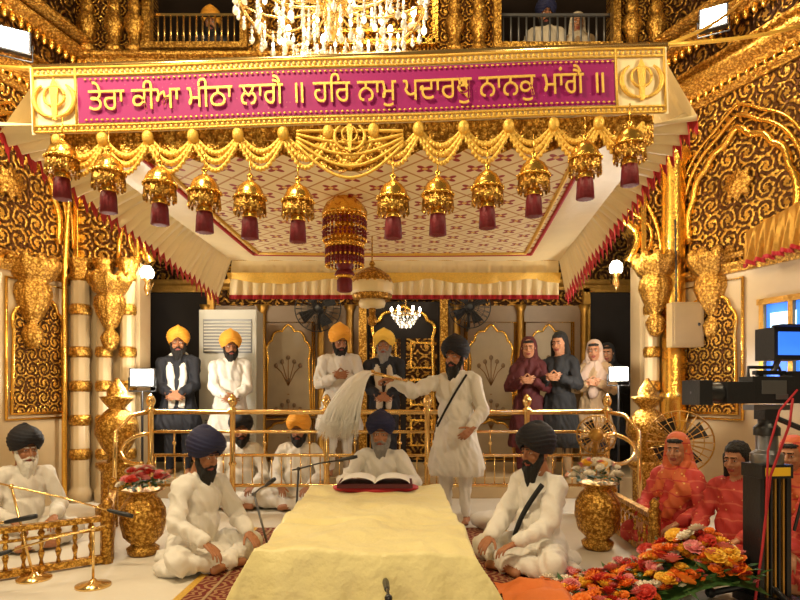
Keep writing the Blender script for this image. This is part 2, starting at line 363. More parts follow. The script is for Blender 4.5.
    if hood:
        for x in(-1,1): c(u((x*.03,-.05,sz+.03)),u((x*.12,-.07,sz-.15)),.05,.06,'scarf'); c(u((x*.08,.05,sz+.04)),u((x*.15,.03,sz-.12)),.06,.08,'scarf')
        c(u((0,.09,sz+.02)),u((0,.11,sz-.35)),.1,.1,'scarf'); c(u((.1,-.08,sz-.1)),u((-.02,-.13,sz-.35)),.06,.05,'scarf')
    ff=(lambda q:(q[0]*9,q[1]*9,q[2]*1.6)) if st else (lambda q:(q[0]*8+q[2]*4,q[1]*6,q[2]*5+q[0]*3))
    addb(mb,B.build(vox,3,fold=.02,foldf=ff,hem=hem if st else None,hemlab='cloth'),M)
    for h in hb: addb(mb,h,M)
    H=M@Matrix.Translation(hc)@Matrix.Rotation(math.radians(hd[0]),4,'Z')@Matrix.Rotation(math.radians(hd[1]),4,'X')@Matrix.Scale(hs,4)
    head(mb,H,beard,hood is not None,hair)
    if tur: turban(mb,H)
    if extra: extra(mb,M,u)
    mats=[skin or m_skin,hairm or m_hairb,top or m_white,pants or m_white,(hood if hood else scarf) or m_white,m_lip,tur or m_navy,m_eye,m_iris,m_blackc]
    return mb.obj(name,mats)
def strap(mb,M,u):
    mb.tube([u((.15-.3*i/19,-.118-.042*math.sin(i/19*pi),.64-.44*i/19)) for i in range(20)],.02,6,LABS.index('extra'),T=M,fx=.5)
    mb.tube([u((.15-.3*i/19,.09+.05*math.sin(i/19*pi),.64-.44*i/19)) for i in range(20)],.02,6,LABS.index('extra'),T=M,fx=.5)
def strap_st(mb,M,u):
    for sg in(-1,1):
        mb.tube([u((.13-.29*i/19,sg*(.10+.05*math.sin(i/19*pi)),1.43-.5*i/19)) for i in range(20)],.012,6,LABS.index('extra'),T=M,fx=.5)
    mb.tube([u((-.17,-.02,.98)),u((-.2,.0,.85)),u((-.21,-.06,.66))],[.02,.018,.01],8,LABS.index('extra'),T=M)
CL={-1:dict(w=(-.07,-.27,1.17),d=(.8,-.35,.25),n=(.3,1,0),curl=.5),1:dict(w=(.07,-.27,1.17),d=(-.8,-.4,.2),n=(-.3,1,0),curl=.5)}
CLO={-1:dict(w=(-.06,-.25,.98),d=(.8,-.3,-.3),n=(0,1,0),curl=.5),1:dict(w=(.06,-.25,.98),d=(-.8,-.35,-.3),n=(0,1,0),curl=.5)}
person('seated_man',(-1.53,4.46,0),58,'sit',s=.98,lean=9,hd=(0,18),top=m_white,tur=m_navy,beard=.12,hands={-1:dict(w=(-.2,-.36,.25),d=(.1,-.9,-.5),n=(0,-.3,-1)),1:dict(w=(.2,-.36,.25),d=(-.1,-.9,-.5),n=(0,-.3,-1))},vox=.010)
person('seated_man',(1.03,4.4,0),-56,'sit',lean=3,s=1.0,hd=(-4,8),top=m_white,tur=m_blackt,beard=.11,extra=strap,hands={-1:dict(w=(-.14,-.36,.24),d=(.3,-.9,-.3),n=(0,-.3,-1)),1:dict(w=(.12,-.36,.25),d=(-.3,-.9,-.3),n=(0,-.3,-1))},vox=.010)
person('seated_priest',(-.18,5.62,.06),0,'sit',lean=4,s=1.0,hd=(0,12),top=m_white,tur=m_navy,beard=.1,hairm=m_hairg,hands={-1:dict(w=(-.24,-.4,.46),d=(-.1,-.95,-.2),n=(0,-.2,-1),curl=.3),1:dict(w=(.2,-.38,.46),d=(.05,-.95,-.2),n=(0,-.2,-1),curl=.3)},vox=.012)
person('standing_attendant',(.55,5.94,0),-18,'stand',s=1.02,w=1.05,hd=(-14,6),top=m_white,pants=m_white,tur=m_blackt,beard=.14,hem=.46,extra=strap_st,
  hands={-1:dict(w=(-.52,-.36,1.38),d=(-.9,-.4,.05),n=(-.2,.2,-1),curl=1.1,hint=(0,.1,-1)),1:dict(w=(.2,-.2,.92),d=(-.5,-.6,-.5),n=(-.5,.4,-.3),curl=.8)},vox=.011)
PZ=.26
person('standing_man',(-2.80,7.58,PZ),12,'stand',s=1.03,w=1.1,hd=(6,4),top=m_suit,pants=m_suit,tur=m_oran,beard=.09,scarf=m_white,hands=CLO,hem=.55)
person('standing_man',(-2.12,7.5,PZ),16,'stand',s=1.0,w=1.08,hd=(10,10),top=m_white,pants=m_white,tur=m_oran,beard=.06,hands=CLO,hem=.5)
person('standing_man',(-.76,7.5,PZ),10,'stand',s=1.04,w=1.08,hd=(15,20),top=m_white,pants=m_white,tur=m_oran,beard=.07,lean=4,hands=CL,hem=.5)
person('standing_man',(-.2,7.55,PZ),0,'stand',s=1.01,w=1.1,hd=(-5,5),top=m_suit,pants=m_suit,tur=m_yelt,beard=.12,hairm=m_hairg,hands=CLO,jacket=True,scarf=m_whitec)
person('standing_woman',(1.62,7.55,PZ),-15,'stand',s=.99,w=.9,hd=(0,8),top=m_redd,hood=m_redd,hands=CL,hem=.35,pants=m_redd,skin=m_skin2)
person('standing_woman',(1.98,7.45,PZ),-28,'stand',s=1.02,w=.9,hd=(-8,8),top=m_blackc,hair=True,hands=CL,hem=.35,pants=m_beige,skin=m_skin2)
person('standing_woman',(2.46,7.6,PZ),-20,'stand',s=.97,w=.92,hd=(-5,8),top=m_beige,hood=m_pinkc,hands=CL,hem=.35,pants=m_whitec,skin=m_skin2)
person('standing_woman',(2.78,8.05,PZ),-20,'stand',s=.97,w=.9,hd=(-5,8),top=m_blackc,hood=m_blackc,hands=CL,hem=.35,pants=m_blackc,skin=m_skin2)
person('seated_man',(-1.82,6.86,0),10,'sit',s=1.02,hd=(12,10),top=m_white,tur=m_blackt,beard=.05)
person('seated_man',(-1.15,6.84,0),0,'sit',s=1.02,hd=(-5,12),top=m_white,tur=m_oran,beard=.05)
person('seated_man',(-3.18,5.05,0),48,'sit',s=.96,lean=6,hd=(6,10),top=m_white,tur=m_blackt,beard=.16,hairm=m_hairw)
person('seated_woman',(2.30,4.98,0),-52,'sit',s=.95,w=.88,hd=(10,6),top=m_redc,hood=m_orgp,skin=m_skin2,pants=m_redc)
person('seated_woman',(2.50,4.45,0),-56,'sit',s=.92,w=.88,hd=(0,8),top=m_redc,hair=True,skin=m_skin2,pants=m_redc)
person('seated_woman',(3.08,4.65,0),-60,'sit',s=.95,w=.88,lean=6,hd=(6,10),top=m_redc,hood=m_orgp,skin=m_skin2,pants=m_redd)
person('seated_woman',(2.80,3.82,0),-62,'sit',s=.92,w=.9,lean=5,hd=(0,14),top=m_redc,hair=True,skin=m_skin2,pants=m_redc)
person('gallery_visitor',(1.9,7.85,4.62),0,'stand',s=1,hd=(0,25),top=m_whitec,tur=m_navy,beard=.06,vox=.018)
person('gallery_visitor',(2.35,7.95,4.62),-10,'stand',s=.97,w=.88,hd=(0,20),top=m_beige,hood=m_whitec,vox=.018,skin=m_skin2)
person('gallery_visitor',(-2.5,7.95,4.62),10,'stand',s=.97,hd=(0,20),top=m_suit,tur=m_oran,beard=.06,vox=.018)
print('people',time.time()-T0)
# ------------------------------------------------------------------ room shell
mb=MB(); mb.box((0,5,-.05),(13,12,.1)); mb.obj('floor',[m_creamw])
mb=MB(); mb.box((-.1,8.45,PZ/2),(8.2,2.3,PZ)); mb.obj('floor_platform',[m_marble],bevel=.01)
def arch(w,h,n=60,sc=9,am=.05,x0=0,z0=0,pt=.25):
    P=[]
    for i in range(n+1):
        f=pi*i/n; k=1-am*(1-abs(math.sin(sc*f)))
        P.append((x0-w/2*math.cos(f)*k,z0+h*(math.sin(f)**.8)*k+pt*h*max(0,1-abs(math.cos(f))*3)*.4))
    return P
FX0,FX1=-3.9,3.26
OX0,OX1=-3.12,2.88; SPR=2.85; UPZ=4.75
ap=arch(OX1-OX0,1.35,72,9,.05,(OX0+OX1)/2,SPR)
mb=MB()
mb.box(((FX0+OX0)/2,7.35,SPR/2),(OX0-FX0,.3,SPR),1); mb.box(((FX1+OX1)/2,7.35,SPR/2),(FX1-OX1,.3,SPR),1)
mb.prism([(FX0,SPR),(OX0,SPR)]+ap[1:-1]+[(OX1,SPR),(FX1,SPR),(FX1,UPZ),(FX0,UPZ)],7.2,7.5,0)
WN=[(-3.02,-1.86),(1.16,2.58)]; WZ0,WZ1=5.38,6.9
mb.box(((FX0+FX1)/2,7.35,(UPZ+WZ0)/2),(FX1-FX0,.3,WZ0-UPZ),2); mb.box(((FX0+FX1)/2,7.35,7.25),(FX1-FX0,.3,.7),2)
xs=[FX0,WN[0][0],WN[0][1],WN[1][0],WN[1][1],FX1]
for a,b in((0,1),(2,3),(4,5)): mb.box(((xs[a]+xs[b])/2,7.35,(WZ0+WZ1)/2),(xs[b]-xs[a],.3,WZ1-WZ0),2)
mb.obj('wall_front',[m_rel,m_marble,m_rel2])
mb=MB(); mb.tube([(p[0],7.18,p[1]) for p in ap],.045,8); ap2=arch(OX1-OX0+.34,1.55,72,9,.05,(OX0+OX1)/2,SPR); mb.tube([(p[0],7.18,p[1]) for p in ap2],.022,6)
ap3=arch(OX1-OX0+.5,1.68,40,9,0,(OX0+OX1)/2,SPR); mb.tube([(p[0],7.18,p[1]) for p in ap3],.03,6)
mb.obj('trim_arch',[m_gold])
def cornice(mb,x0,x1,y,z,h=.12,d=.12,m=0):
    prof=[(0,-h/2),(d*.35,-h/2),(d*.5,-h*.2),(d*.9,h*.1),(d,h*.3),(d,h/2),(0,h/2)]
    v=[(x,y-p[0],z+p[1]) for x in(x0,x1) for p in prof]; n=len(prof)
    mb.add(v,[tuple(range(n)),tuple(range(2*n-1,n-1,-1))]+[(i,(i+1)%n,(i+1)%n+n,i+n) for i in range(n)],m,False)
mb=MB()
for z,h,d in((SPR-.02,.07,.05),(UPZ,.16,.2),(UPZ+.22,.08,.1),(WZ0-.1,.09,.12),(4.55,.06,.06),(7.1,.12,.15)):
    if z<3: cornice(mb,FX0,OX0,7.2,z,h,d); cornice(mb,OX1,FX1,7.2,z,h,d)
    else: cornice(mb,FX0,FX1,7.2,z,h,d,1)
for i in range(70):
    x=FX0+.05+i*.102; mb.sph((x,7.1,UPZ+.12),(.035,.03,.05),6,5); mb.sph((x,7.13,WZ0-.18),(.03,.02,.045),6,5)
for (a,b) in WN:
    for x in(a,b): mb.box((x,7.18,(WZ0+WZ1)/2),(.09,.12,WZ1-WZ0),1)
    mb.box(((a+b)/2,7.18,WZ1),(b-a,.12,.09),1); mb.box(((a+b)/2,7.16,WZ0+.02),(b-a+.1,.16,.07),1)
for (w,t) in((1.56,.07),(1.28,.04)):
    for x in(-.36-w/2,-.36+w/2): mb.box((x,7.17,6.1),(t,.08,1.3))
    mb.box((-.36,7.17,5.47 if w>1.4 else 5.6),(w,.08,t))
for j in range(3):
    for i in range(4):
        mb.lathe([(.0,0),(.1,0),(.09,.03),(.05,.05),(.02,.06)],18,T=TM((-.84+i*.32,7.19,5.78+j*.3),rx=pi/2),fl=lambda th,z:1+.25*np.cos(6*th))
mb.obj('trim_cornice',[m_gold,m_golde],bevel=.006)
prof=[(.1,0),(.1,.05),(.06,.08),(.07,.2),(.12,.3),(.09,.42),(.05,.46),(.075,.5),(.075,.55),(.05,.6),(.065,.8),(.1,.95),(.11,1.05),(.06,1.12),(.09,1.16),(.05,1.2),(.06,1.5),(.1,1.6)]
mb=MB()
for x in(-3.72,-3.4,-3.16,-1.66,-1.36,.65,.94,2.76,3.05): mb.lathe([(r,z) for r,z in prof],16,T=TM((x,7.14,WZ0-.04)),fl=lambda th,z:1+.06*np.cos(8*th))
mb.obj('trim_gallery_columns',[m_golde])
for k,(a,b) in enumerate(WN):
    mb=MB(); mb.box(((a+b)/2,7.3,WZ0+.5),(b-a,.03,.03)); mb.box(((a+b)/2,7.3,WZ0+.12),(b-a,.03,.03))
    n=15
    for i in range(n+1): x=a+(b-a)*i/n; mb.tube([(x,7.3,WZ0),(x,7.3,WZ0+.25),(x,7.3,WZ0+.5)],[.011,.014,.011],6)
    mb.obj('window_%d'%(k+1),[m_gry if k else m_brass])
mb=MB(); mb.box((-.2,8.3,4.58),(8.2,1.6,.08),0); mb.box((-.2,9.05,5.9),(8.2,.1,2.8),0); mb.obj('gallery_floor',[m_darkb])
mb=MB()
def pil(x,y,z0,z1,r): 
    mb.lathe([(r*1.35,z0),(r*1.35,z0+.12),(r*1.1,z0+.16),(r,z0+.2),(r,z1-.2)],32,0,T=TM((x,y,0)),fl=lambda th,z:1+(.07*np.cos(10*th) if z>z0+.18 else 0))
    mb.lathe([(r,z1-.2),(r*1.3,z1-.15),(r*1.05,z1-.1),(r*1.5,z1),(r*1.6,z1+.06)],24,1,T=TM((x,y,0)),fl=lambda th,z:1+.08*np.cos(8*th))
    for zz in(.5,.9,1.3,1.7,2.2): mb.lathe([(r*1.05,zz),(r*1.25,zz+.03),(r*1.25,zz+.1),(r*1.05,zz+.13)],24,1,T=TM((x,y,0)))
for x,r in((-3.78,.1),(-3.5,.08),(-3.22,.08),(2.98,.08)): pil(x,7.1,0,2.8,r)
mb.obj('marble_pilaster',[m_marble,m_golde])
mb=MB(); 
mb.lathe([(.19,0),(.19,.2),(.13,.25),(.14,1.2),(.17,1.25),(.13,1.3),(.13,3.9),(.19,4.0),(.19,4.1)],20,0,T=TM((3.2,7.02,0)),fl=lambda th,z:1+.06*np.cos(8*th)); mb.obj('gold_column',[m_gold])
mb=MB()
for x in(-3.86,-3.14): mb.box((x,7.17,3.8),(.06,.08,1.8))
for x in(2.9,): mb.box((x,7.17,3.8),(.06,.08,1.8))
mb.tube([(-3.86,6.9,.0),(-3.86,6.9,2.6),(-3.8,7.0,4.6)],.03,8); mb.obj('trim_spandrel',[m_gold],bevel=.005)
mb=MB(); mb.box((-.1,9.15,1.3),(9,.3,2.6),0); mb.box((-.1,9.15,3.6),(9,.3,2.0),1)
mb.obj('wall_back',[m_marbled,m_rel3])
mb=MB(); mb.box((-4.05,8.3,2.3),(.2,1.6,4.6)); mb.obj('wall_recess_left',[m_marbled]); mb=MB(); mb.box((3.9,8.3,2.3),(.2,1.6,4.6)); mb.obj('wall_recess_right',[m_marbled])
def niche(cx,z0,w,h,y=9.0):
    mb=MB(); a=arch(w*.86,h*.34,40,5,.09,0,h*.6)
    mb.prism([(-w*.43,.06)]+a+[(w*.43,.06)],-.03,0,0)
    mb.tube([(-w*.43,-.03,.06)]+[(p[0],-.03,p[1]) for p in a]+[(w*.43,-.03,.06),(-w*.43,-.03,.06)],.018,6,1)
    for q in(.5,.46): mb.tube([(-w*q,-.02,0),(-w*q,-.02,h),(w*q,-.02,h),(w*q,-.02,0),(-w*q,-.02,0)],.014,6,1)
    mb.lathe([(.03,.2),(.05,.24),(.09,.32),(.05,.42),(.07,.46)],16,2,T=Matrix.Diagonal((1,.35,1,1)).to_4x4())
    for q in(-2,-1,0,1,2):
        mb.tube([(0,-.035,.45),(q*.05,-.035,.65),(q*.09,-.035,.85-abs(q)*.06)],.006,5,2); mb.sph((q*.09,-.035,.87-abs(q)*.06),(.032,.012,.036),8,6,3)
    return mb.obj('niche_panel',[m_panel,m_gold,m_line,m_marbled],T=TM((cx,y,z0)))
for cx,w in((-1.67,.78),(1.36,.78),(2.22,.76)): niche(cx,.95,w,1.4)
niche(-1.67,.3,.78,.6);niche(1.36,.3,.78,.6);niche(2.22,.3,.76,.6)
mb=MB()
cx=-3.3; mb.box((cx,9.0,1.5),(.9,.06,2.6),0); mb.box((cx-.48,8.98,1.5),(.1,.12,2.7),1); mb.box((cx+.48,8.98,1.5),(.1,.12,2.7),1); mb.box((cx,8.98,2.85),(1.06,.12,.12),1); mb.obj('door_1',[m_dark,m_goldd])
mb=MB(); cx=3.2; mb.box((cx,9.0,1.5),(.8,.06,2.6),0); mb.box((cx-.42,8.98,1.5),(.1,.12,2.7),1); mb.box((cx,8.98,2.85),(.95,.12,.12),1); mb.obj('door_2',[m_dark,m_goldd])
mb=MB(); mb.box((.05,8.96,1.45),(1.1,.06,2.4),1)
a=arch(.96,.42,40,5,.1,.05,2.12); mb.tube([(-.43,8.9,.3)]+[(p[0],8.9,p[1]) for p in a]+[(.53,8.9,.3)],.03,8,0)
for x in(-.55,.65): mb.box((x,8.9,1.5),(.12,.1,2.5),2)
mb.box((.05,8.9,2.74),(1.32,.1,.12),2)
for x in(-.22,.32):
    mb.box((x,8.92,1.2),(.46,.02,1.8),3)
    for zz in(.7,1.3,1.85): mb.box((x,8.905,zz),(.34,.02,.4),0); mb.box((x,8.895,zz),(.28,.02,.34),3)
mb.obj('door_3',[m_gold,m_dark,m_golde,m_rel3],bevel=.004)
mb=MB(); cx,cy,cz=.08,8.5,2.42; mb.tube([(cx,cy,cz+1.9),(cx,cy,cz)],.008,6,0); mb.tube([(cx+.2*math.cos(t),cy+.2*math.sin(t),cz) for t in np.linspace(0,2*pi,30)],.01,6,0)
for i in range(22):
    t=i*2*pi/22
    for k in range(5): mb.sph((cx+(.2-.03*k)*math.cos(t),cy+(.2-.03*k)*math.sin(t),cz-.03-k*.04),(.013,.013,.018),6,4,1 if (i+k)%3 else 2)
for i in range(6):
    t=i*pi/3; mb.tube([(cx,cy,cz+.02),(cx+.2*math.cos(t),cy+.2*math.sin(t),cz)],.008,5,0); mb.sph((cx+.2*math.cos(t),cy+.2*math.sin(t),cz+.05),(.018,.018,.035),8,6,3)
mb.obj('small_crystal_chandelier',[m_brass,m_cryst,m_crystglow,m_bulb])
mb=MB()
for x in(-2.9,-2.05,-1.18,-.75,.85,1.8,2.75): mb.lathe([(.08,PZ),(.08,.4),(.05,.45),(.05,2.5),(.09,2.6)],16,T=TM((x,8.95,0)),fl=lambda th,z:1+.06*np.cos(8*th))
cornice(mb,-3.9,3.8,9.0,2.9,.14,.12); mb.obj('trim_recess',[m_goldd])
def side(name,A,d,L,thick=.3,sgn=1):
    T=Matrix(((d[0],sgn*d[1],0,A[0]),(d[1],-sgn*d[0],0,A[1]),(0,0,1,0),(0,0,0,1)))
    n=Vector((-T[0][1],-T[1][1],0)); 
    if n.dot(Vector((-A[0],4-A[1],0)))<0:
        for r in range(2): T[r][1]*=-1
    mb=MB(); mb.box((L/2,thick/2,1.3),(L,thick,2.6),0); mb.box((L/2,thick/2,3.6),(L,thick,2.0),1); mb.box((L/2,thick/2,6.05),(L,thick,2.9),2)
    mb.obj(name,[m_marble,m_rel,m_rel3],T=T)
    mb=MB()
    for z,h,dd in((2.62,.1,.08),(2.75,.05,.05),(4.55,.07,.08),(4.7,.16,.22),(4.92,.08,.12),(5.3,.1,.2),(5.42,.1,.28),(6.1,.08,.1),(6.9,.2,.3)): cornice(mb,0,L,0,z,h,dd,1)
    for i in range(int(L/.1)): mb.sph((.05+i*.1,-.1,5.2),(.035,.04,.06),6,5); mb.sph((.05+i*.1,-.08,4.6),(.03,.03,.05),6,5)
    for x0 in(.9,2.9):
        for (w,h,r) in((1.3,1.0,.04),(1.5,1.12,.025),(1.66,1.22,.018)):
            a=arch(w,h,50,7,.05 if r>.03 else 0,x0,3.0); mb.tube([(p[0],-.03,p[1]) for p in a],r,6)
        mb.tube([(x0-.9,-.03,2.8),(x0-.9,-.03,4.5)],.04,8)
        mb.lathe([(.0,0),(.16,0),(.15,.03),(.07,.05),(.03,.07)],24,1,T=TM((x0,-.01,3.5),rx=pi/2),fl=lambda th,z:1+.22*np.cos(8*th))
    mb.obj('trim_'+name,[m_gold,m_golde],T=T,bevel=0)
    return T
TR=side('wall_right',(3.26,7.2),(.383,-.924),4.5,sgn=1)
TL=side('wall_left',(-3.9,7.2),(-.25,-.968),4.5,sgn=1)
def side_niche(T,cx,w,h,z0):
    mb=MB(); a=arch(w*.86,h*.3,40,5,.08,0,h*.62)
    mb.prism([(-w*.43,.06)]+a+[(w*.43,.06)],-.02,0,0); mb.tube([(-w*.43,-.03,.06)]+[(p[0],-.03,p[1]) for p in a]+[(w*.43,-.03,.06),(-w*.43,-.03,.06)],.02,6,1)
    mb.tube([(-w*.5,-.02,0),(-w*.5,-.02,h),(w*.5,-.02,h),(w*.5,-.02,0),(-w*.5,-.02,0)],.018,6,1)
    mb.obj('niche_panel',[m_rel2,m_gold],T=T@TM((cx,0,z0)))
for c in(.55,1.5): side_niche(TL,c,.8,1.5,1.0)
side_niche(TR,.55,.8,1.5,1.0)
def corbel(loc,s=1):
    mb=MB(); mb.lathe([(.02,-.62),(.06,-.6),(.1,-.52),(.12,-.44),(.08,-.36),(.05,-.32),(.09,-.28),(.15,-.15),(.2,0),(.19,.1),(.15,.15),(.2,.18),(.26,.3),(.28,.38),(.2,.4)],40,fl=lambda th,z:1+.09*np.abs(np.cos(5*th)))
    for i in range(10):
        a=i*2*pi/10; mb.sph((.24*math.cos(a),.24*math.sin(a),.36),(.07,.07,.1),8,6)
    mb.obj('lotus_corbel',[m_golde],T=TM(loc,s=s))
corbel((-4.02,6.55,2.35),.95); corbel((-3.38,7.0,2.3),.85); corbel((2.98,7.0,2.5),.9); corbel((3.5,6.7,2.45),.95)
mb=MB(); mb.box((1.5,-.01,1.75),(.6,.04,.9),0); mb.box((1.4,-.03,1.9),(.26,.02,.36),2)
for x in(1.2,1.5,1.8): mb.box((x,-.05,1.75),(.05,.06,.95),1)
mb.box((1.5,-.05,2.2),(.7,.06,.06),1); mb.box((1.5,-.05,1.3),(.7,.06,.06),1); mb.box((1.5,-.05,1.7),(.7,.04,.03),1); mb.obj('window_3',[m_blueg,m_goldd,m_bluew],T=TR)
def valance(mb,t0,t1,b0,b1,n=160,pl=30,amp=.025,mat=0,rm=None,rh=.06,scal=0,sag=0):
    t0,t1,b0,b1=[V(*q) for q in(t0,t1,b0,b1)]; ax=(t1-t0); ax/=np.linalg.norm(ax); nr=np.cross(ax,(b0-t0)); nr/=np.linalg.norm(nr)
    def base(u,v):
        p=(t0+(t1-t0)*u)*(1-v)+(b0+(b1-b0)*u)*v
        p=p+nr*amp*v*(math.sin(u*pl*2*pi)+.4*math.sin(u*pl*3.7*pi+1)); p[2]-=scal*abs(math.sin(u*pl*pi/3))*v+sag*math.sin(u*pi); return p
    mb.grid(base,n,8,mat)
    if rm is not None:
        def f(u,v):
            p=base(u,1.0); return p+nr*.02*v*math.sin(u*pl*9*pi)+V(0,0,-rh*v)
        mb.grid(f,n*2,3,rm)
mb=MB(); 
valance(mb,(1.05,-.1,2.95),(2.6,-.1,3.35),(1.1,-.22,2.6),(2.6,-.22,2.75),160,16,.035,0,1,.04)
mb.obj('side_drapery',[m_goldd,m_red],T=TR)
mb=MB(); mb.box((0,0,0),(.36,.14,.5),0); mb.box((0,-.075,0),(.31,.01,.44),0); mb.tube([(-.1,0,.26),(-.1,0,.6),(-.1,.02,1.2)],.012,6,1); mb.sph((.12,-.085,0),.018,8,6,1); mb.obj('electrical_box',[m_beigeb,m_blk],T=TM((3.22,6.78,2.05)),bevel=.008)
# ------------------------------------------------------------------ canopy
can=empty('ceremonial_canopy')
N=NT('canopy_print'); vec,x,y,z=N.xyz()
def tile(N,a,s): return N.m_('SUBTRACT',N.m_('FRACT',N.m_('MULTIPLY',a,s)),.5)
u_=N.m_('ADD',x,y); w_=N.m_('SUBTRACT',x,y)
fx=tile(N,u_,3.0); fy=tile(N,w_,3.0)
r=N.m_('SQRT',N.m_('ADD',N.m_('MULTIPLY',fx,fx),N.m_('MULTIPLY',fy,fy))); th=N.m_('ARCTAN2',fy,fx)
pet=N.m_('ADD',.22,N.m_('MULTIPLY',N.m_('COSINE',N.m_('MULTIPLY',th,4.0)),.10))
k=N.step(N.m_('SUBTRACT',pet,r),0,.03); k2=N.step(r,.1,.07); edge=N.step(N.m_('MAXIMUM',N.m_('ABSOLUTE',fx),N.m_('ABSOLUTE',fy)),.455,.475)
col=N.mix(k,(.88,.74,.46),(.34,.02,.02)); col=N.mix(k2,col,(.85,.55,.15)); col=N.mix(edge,col,(.55,.26,.07)); N.set(Base_Color=col,Roughness=.6); m_print=N.m
Cfl,Cfr,Crr,Crl=(-2.0,3.64),(1.52,3.64),(1.82,6.88),(-1.93,6.88); CZ=2.80
def bil(u,v):
    a=V(*Cfl)*(1-u)+V(*Cfr)*u; b=V(*Crl)*(1-u)+V(*Crr)*u; return a*(1-v)+b*v
mb=MB()
mb.grid(lambda u,v:(*bil(u,v),CZ-.04*math.sin(u*pi)*math.sin(v*pi)+.006*math.sin(u*60)),60,20,0)
mb.grid(lambda u,v:(*bil(.1+.8*u,.02+.84*v),CZ-.012-.04*math.sin((.1+.8*u)*pi)*math.sin((.02+.84*v)*pi)-.008),40,20,1)
def edge(p,q,r=.022,m=2): mb.tube([(*bil(p[0]+(q[0]-p[0])*i/14,p[1]+(q[1]-p[1])*i/14),CZ-.025-.04*math.sin((p[0]+(q[0]-p[0])*i/14)*pi)*math.sin((p[1]+(q[1]-p[1])*i/14)*pi)) for i in range(15)],r,6,m)
for i_,m in((0,2),(.018,3)): 
    a,b,c,d=.1+i_,.9-i_,.02,.86-i_; edge((a,c),(a,d),.018,m); edge((b,c),(b,d),.018,m); edge((a,d),(b,d),.02,m)
mb.grid(lambda u,v:(*bil(u,v),CZ+.25-.05*math.sin(u*pi)),20,10,0)
mb.obj('ceiling_cloth',[m_cream,m_print,m_red,m_thread],parent=can)
mb=MB()
valance(mb,(*Crl,CZ),(*Crr,CZ),(-1.98,6.95,2.42),(1.84,6.95,2.42),240,34,.028,0,1,.05,.0)
valance(mb,(-1.98,6.86,2.66),(1.84,6.86,2.66),(-1.98,6.9,2.6),(1.84,6.9,2.6),100,10,.01,2,None,.02,.06)
valance(mb,(*Cfl,CZ+.1),(*Crl,CZ+.02),(-2.42,3.6,2.86),(-2.1,6.95,2.42),300,30,.05,0,1,.08)
valance(mb,(*Cfr,CZ+.1),(*Crr,CZ+.02),(1.78,3.6,2.96),(1.92,6.95,2.42),300,30,.05,0,1,.08)
mb.grid(lambda u,v:(-2.17-.25*v,3.62+.4*u,3.2-.36*v+.02*math.sin(u*30)),14,8,0); mb.grid(lambda u,v:(1.57+.22*v,3.62+.4*u,3.33-.38*v+.02*math.sin(u*30)),14,8,0)
mb.obj('valance_cloth',[m_cream,m_red,m_thread],parent=can)
mb=MB()
mb.tube([(-2.2,3.6,3.22),(1.6,3.6,3.36)],.02,8,0)
mb.tube([(-2.0,6.88,2.82),(1.9,6.88,2.82)],.02,8,0); mb.tube([(-2.2,3.6,3.22),(-2.0,6.88,2.82)],.018,8,0); mb.tube([(1.6,3.6,3.36),(1.9,6.88,2.82)],.018,8,0)
for p,q in(((-2.2,3.6,3.22),(-3.2,7.0,5.2)),((1.6,3.6,3.36),(3.6,6.2,5.4)),((-2.0,6.88,2.82),(-3.3,7.15,4.2)),((1.9,6.88,2.82),(2.95,7.15,4.2)),((-2.2,3.6,3.22),(-4.1,5.2,4.3)),((1.6,3.6,3.36),(3.9,5.2,4.6))):
    p=V(*p);q=V(*q); mb.tube([p+(q-p)*i/10-V(0,0,.06*math.sin(i/10*pi)) for i in range(11)],.013,6,1)
mb.obj('frame_ropes',[m_brass,m_thread],parent=can)
def bz(x): return 2.82+(x+2.17)/3.74*.12
mb=MB()
def lace(u,v):
    x=-2.12+3.66*u; b=bz(x); sc=.05+.05*abs(math.sin(u*pi*13)); return (x,3.635+.01*math.sin(u*90),b+.02-v*(.12+sc))
mb.grid(lace,260,5,0)
for k in range(13):
    x0=-2.05+k*.27; x1=x0+.27
    for dz,rr in((.0,.012),(.05,.013),(.1,.010)):
        pts=[(x0+(x1-x0)*i/14,3.61-dz*.15,bz(x0)-.03-dz*.5-(.1+dz*.6)*math.sin(i/14*pi)) for i in range(15)]; mb.tube(pts,rr,6,1)
        for i in range(0,15,1): mb.sph((pts[i][0],pts[i][1],pts[i][2]-.008),rr*1.35,6,5,1)
    mb.sph((x0,3.59,bz(x0)-.04),(.035,.03,.045),10,8,1)
mb.grid(lambda u,v:(-.62+.64*u,3.6-.005*math.sin(u*30),2.9-v*(.2+.1*math.sin(u*pi))),40,6,0)
for k in range(5): mb.tube([(-.62+.64*i/20,3.59,2.84-.05*k*math.sin(i/20*pi)-.02*k) for i in range(21)],.01,6,1)
mb.obj('gold_lace',[m_golde,m_thread],parent=can)
mb=MB(); mb.grid(lambda u,v:(-2.05+3.58*u,3.66,2.78+.06*u-.05*v+.012*math.sin(u*160)),300,3,0); mb.obj('red_piping',[m_red],parent=can)
ban=empty('religious_banner')
sl=math.atan2(.13,3.74)
BT=TM((-.3,3.58,3.075),ry=-sl)
def rip(x): return .006*math.sin(x*4)
mb=MB()
mb.grid(lambda u,v:(-1.9+3.8*u,rip(-1.9+3.8*u),.2-.4*v),90,6,0)
mb.grid(lambda u,v:(-1.62+3.2*u,rip(-1.62+3.2*u)-.006,.13-.27*v),90,6,1)
for z in(.145,-.155,.19,-.19): mb.tube([(-1.88+3.76*i/60,rip(-1.88+3.76*i/60)-.008,z) for i in range(61)],.007,6,2)
for x in(-1.63,1.59,-1.88,1.88): mb.tube([(x,rip(x)-.008,-.19),(x,rip(x)-.008,.19)],.007,6,2)
